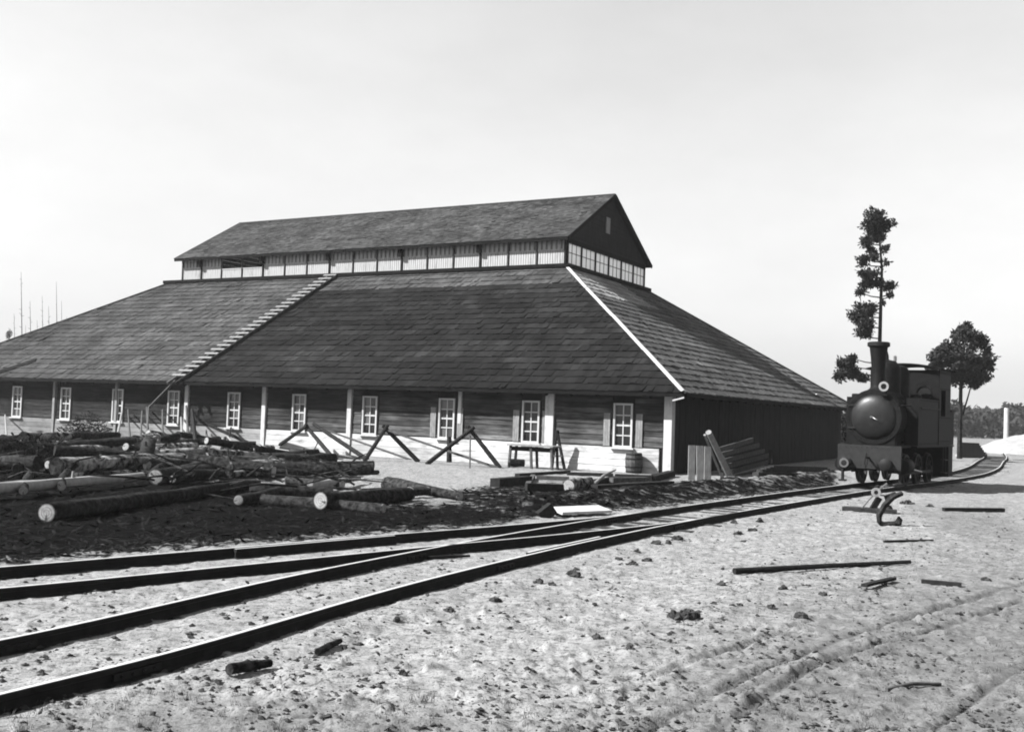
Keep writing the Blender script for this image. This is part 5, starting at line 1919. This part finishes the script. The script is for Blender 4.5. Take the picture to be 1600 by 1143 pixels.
for (x, y, rx, rz) in ((1507, 560, 34, 34), (1508, 522, 18, 16), (1528, 535, 18, 18), (1483, 545, 20, 18), (1468, 562, 20, 18), (1535, 565, 18, 16), (1530, 588, 20, 14), (1495, 590, 24, 14), (1512, 512, 10, 10), (1496, 520, 12, 12), (1456, 575, 10, 10),
                       (1547, 574, 9, 7), (1543, 550, 9, 7), (1520, 600, 14, 8), (1475, 590, 14, 10)):
    c = AT(x, y, TY2 + random.uniform(-1.3, 0.6))
    part("foliage_clump", clump(c, rx * sc * 1.05, rz * sc * 1.05, 0.36, 1.5), "leaf", oak, kind="stuff")
    q = tp[3]
    mb = MB()
    mb.tube([q, (q + c) / 2 - Z * 0.1, c], [0.06, 0.045, 0.02], 6)
    part("limb", mb, "bark", oak)
c = AT(1318, 690, 76.0)
c[2] = gz(c[0], c[1])
bush = thing("bush", "dark bush showing between the far corner of the shed and the locomotive", "bush", c)
mb = MB()
for k in range(7):
    a = 2 * math.pi * k / 7
    mb.tube([c, c + np.array([0.25 * math.cos(a), 0.25 * math.sin(a), 0.9]), c + np.array([0.8 * math.cos(a), 0.8 * math.sin(a), 2.0])], [0.06, 0.045, 0.02], 6)
part("stem", mb, "bark", bush, kind="stuff")
part("foliage", clump(c + Z * 1.55, 1.7, 1.75, 0.3, 1.2), "leaf", bush, kind="stuff")
# faint bare trunks far behind the left hip
for (x, yt, yb, Y_) in ((33, 425, 585, 210), (14, 512, 590, 215), (76, 478, 580, 230), (88, 440, 580, 240), (47, 470, 590, 235), (104, 495, 580, 250), (-30, 450, 590, 220), (22, 490, 590, 260), (58, 500, 590, 262), (66, 462, 590, 270), (96, 470, 590, 275), (118, 520, 590, 262), (84, 505, 590, 268), (40, 508, 590, 255), (-12, 480, 590, 265)):
    b0 = AT(x, 640, Y_)
    b0[2] = gz(b0[0], b0[1])
    t0 = AT(x, yt, Y_)
    t = thing("bare_tree", {33: "tallest bare tree beyond the left end of the roof", 14: "short tree with a leafy top at the far left", 88: "second tallest bare tree beyond the left end of the roof", 104: "bare tree nearest the roof slope, beyond the left end of the roof"}.get(x, "thin short bare tree far beyond the left end of the roof"), "tree", b0, "bare trees beyond the shed")
    mb = MB()
    mb.tube([b0, (b0 + t0) / 2 + np.array([0.15, 0, 0]), t0], [0.15, 0.09, 0.025], 6)
    part("trunk", mb, "bark", t)
    mb = MB()
    for k in range(16):
        f = random.uniform(0.35, 0.97)
        q = b0 + (t0 - b0) * f
        a = random.uniform(0, 6.28)
        L = random.uniform(0.5, 2.0) * (1.15 - f)
        mb.tube([q, q + np.array([math.cos(a) * L, math.sin(a) * L, L * random.uniform(0.1, 0.7)])], [0.05, 0.015], 4)
    part("branches", mb, "bark", t, kind="stuff")
    if x == 14:
        c = t0 - Z * 1.0
        part("foliage_clump", clump(c, 0.7, 1.5, 0.35, 0.5), "leaf", t, kind="stuff")
# far wood: one mass
def wood_mass():
    mb = MB()
    for i in range(1500):
        x = random.uniform(1400, 2050)
        Y_ = random.uniform(215, 290)
        top = 634 + 5 * math.sin(x * 0.05) + 4 * math.sin(x * 0.13) + (x - 1540) * 0.03
        b0 = AT(x, 650, Y_)
        g0 = gz(b0[0], b0[1])
        t0 = AT(x, top + random.uniform(0, 8), Y_)[2]
        for k in range(15):
            f = random.random() ** 0.8
            p = np.array([b0[0] + random.gauss(0, 1.3) * (1.1 - 0.5 * f), Y_ + random.gauss(0, 1.3), g0 + (t0 - g0) * f])
            e1, e2 = rng.normal(size=3), rng.normal(size=3)
            e1 *= 0.75 / np.linalg.norm(e1)
            e2 *= 0.75 / np.linalg.norm(e2)
            mb.add([p, p + e1, p + e1 + e2, p + e2], [(0, 1, 2, 3)])
    o = solo("far_wood", mb, "leaf_far", "dark far wood along the horizon behind the sand heap", None, (120, 240, 0), kind="stuff")
wood_mass()

# sand heap, post, lime heap far right
def heap(name, x, y, hw_px, h_px, Y_, mat, label, cat, dep=1.0):
    c = AT(x, y, Y_)
    c[2] = gz(c[0], c[1]) - 0.15
    s_ = Y_ / F_PX
    W, H = hw_px * s_, h_px * s_
    n = 40
    g_ = np.linspace(-1.15, 1.15, n)
    mb = MB()
    for b in g_:
        for a in g_:
            r = math.hypot(a, b)
            z = max(0, 1 - r) ** 0.8
            z = H * z * (0.85 + 0.3 * float(fbm(np.array([a * 3.0 + x]), np.array([b * 3.0]), 5, 3)[0]))
            mb.v.append((c[0] + a * W, c[1] + b * W * dep, c[2] + z))
    for j in range(n - 1):
        for i in range(n - 1):
            mb.f.append((j * n + i, j * n + i + 1, (j + 1) * n + i + 1, (j + 1) * n + i))
            mb.t.append(1)
    return solo(name, mb, mat, label, cat, c, smooth=True)
heap("sand_heap", 1612, 700, 92, 40, 100, "sand_heap", "broad pale sand heap at the right edge before the far wood", "sand heap")
heap("lime_heap", 1513, 706, 20, 26, 84, "lime_heap", "small bright heap between the round tree and the sand heap", "heap")
p = AT(1572, 690, 112.0)
p[2] = gz(p[0], p[1])
q = AT(1573, 637, 112.0)
mb = MB()
mb.tube([p, q], [0.26, 0.24], 10)
solo("white_post", mb, "white_paint", "white post standing behind the sand heap against the far wood", "post", p)
for i in range(6):
    a, b = AT(1500, 712 - 2 * i, 80 + 0.3 * i), AT(1540, 713 - 2 * i, 80 + 0.3 * i)
    for q in (a, b):
        q[2] = gz(q[0], q[1]) + 0.18 + 0.16 * i
    mb = MB()
    mb.beam(a, b - (b - a) * 0.06 * i, 0.5, 0.3)
    solo("timber_beam", mb, "timber_dark", ["lowest", "second lowest", "third lowest", "third highest", "second highest", "topmost"][i] + " dark beam of the low stack before the small bright heap", "beam", (a + b) / 2, "beams of the far low stack")

# ------------------------------------------------------------------ air: thin haze over the yard
hm = bpy.data.materials.new("haze_air")
hm.use_nodes = True
hm.node_tree.nodes.clear()
hv = hm.node_tree.nodes.new("ShaderNodeVolumePrincipled")
hv.inputs["Color"].default_value = grey(0.95)
hv.inputs["Density"].default_value = 0.00025
hv.inputs["Anisotropy"].default_value = 0.3
ho = hm.node_tree.nodes.new("ShaderNodeOutputMaterial")
hm.node_tree.links.new(hv.outputs[0], ho.inputs["Volume"])
MATS["haze_air"] = hm
hb = MB()
hb.bx(-3400, 3400, -3400, 3400, -4.0, 40.0)
solo("haze", hb, "haze_air", "thin pale haze over the yard", None, kind="stuff")
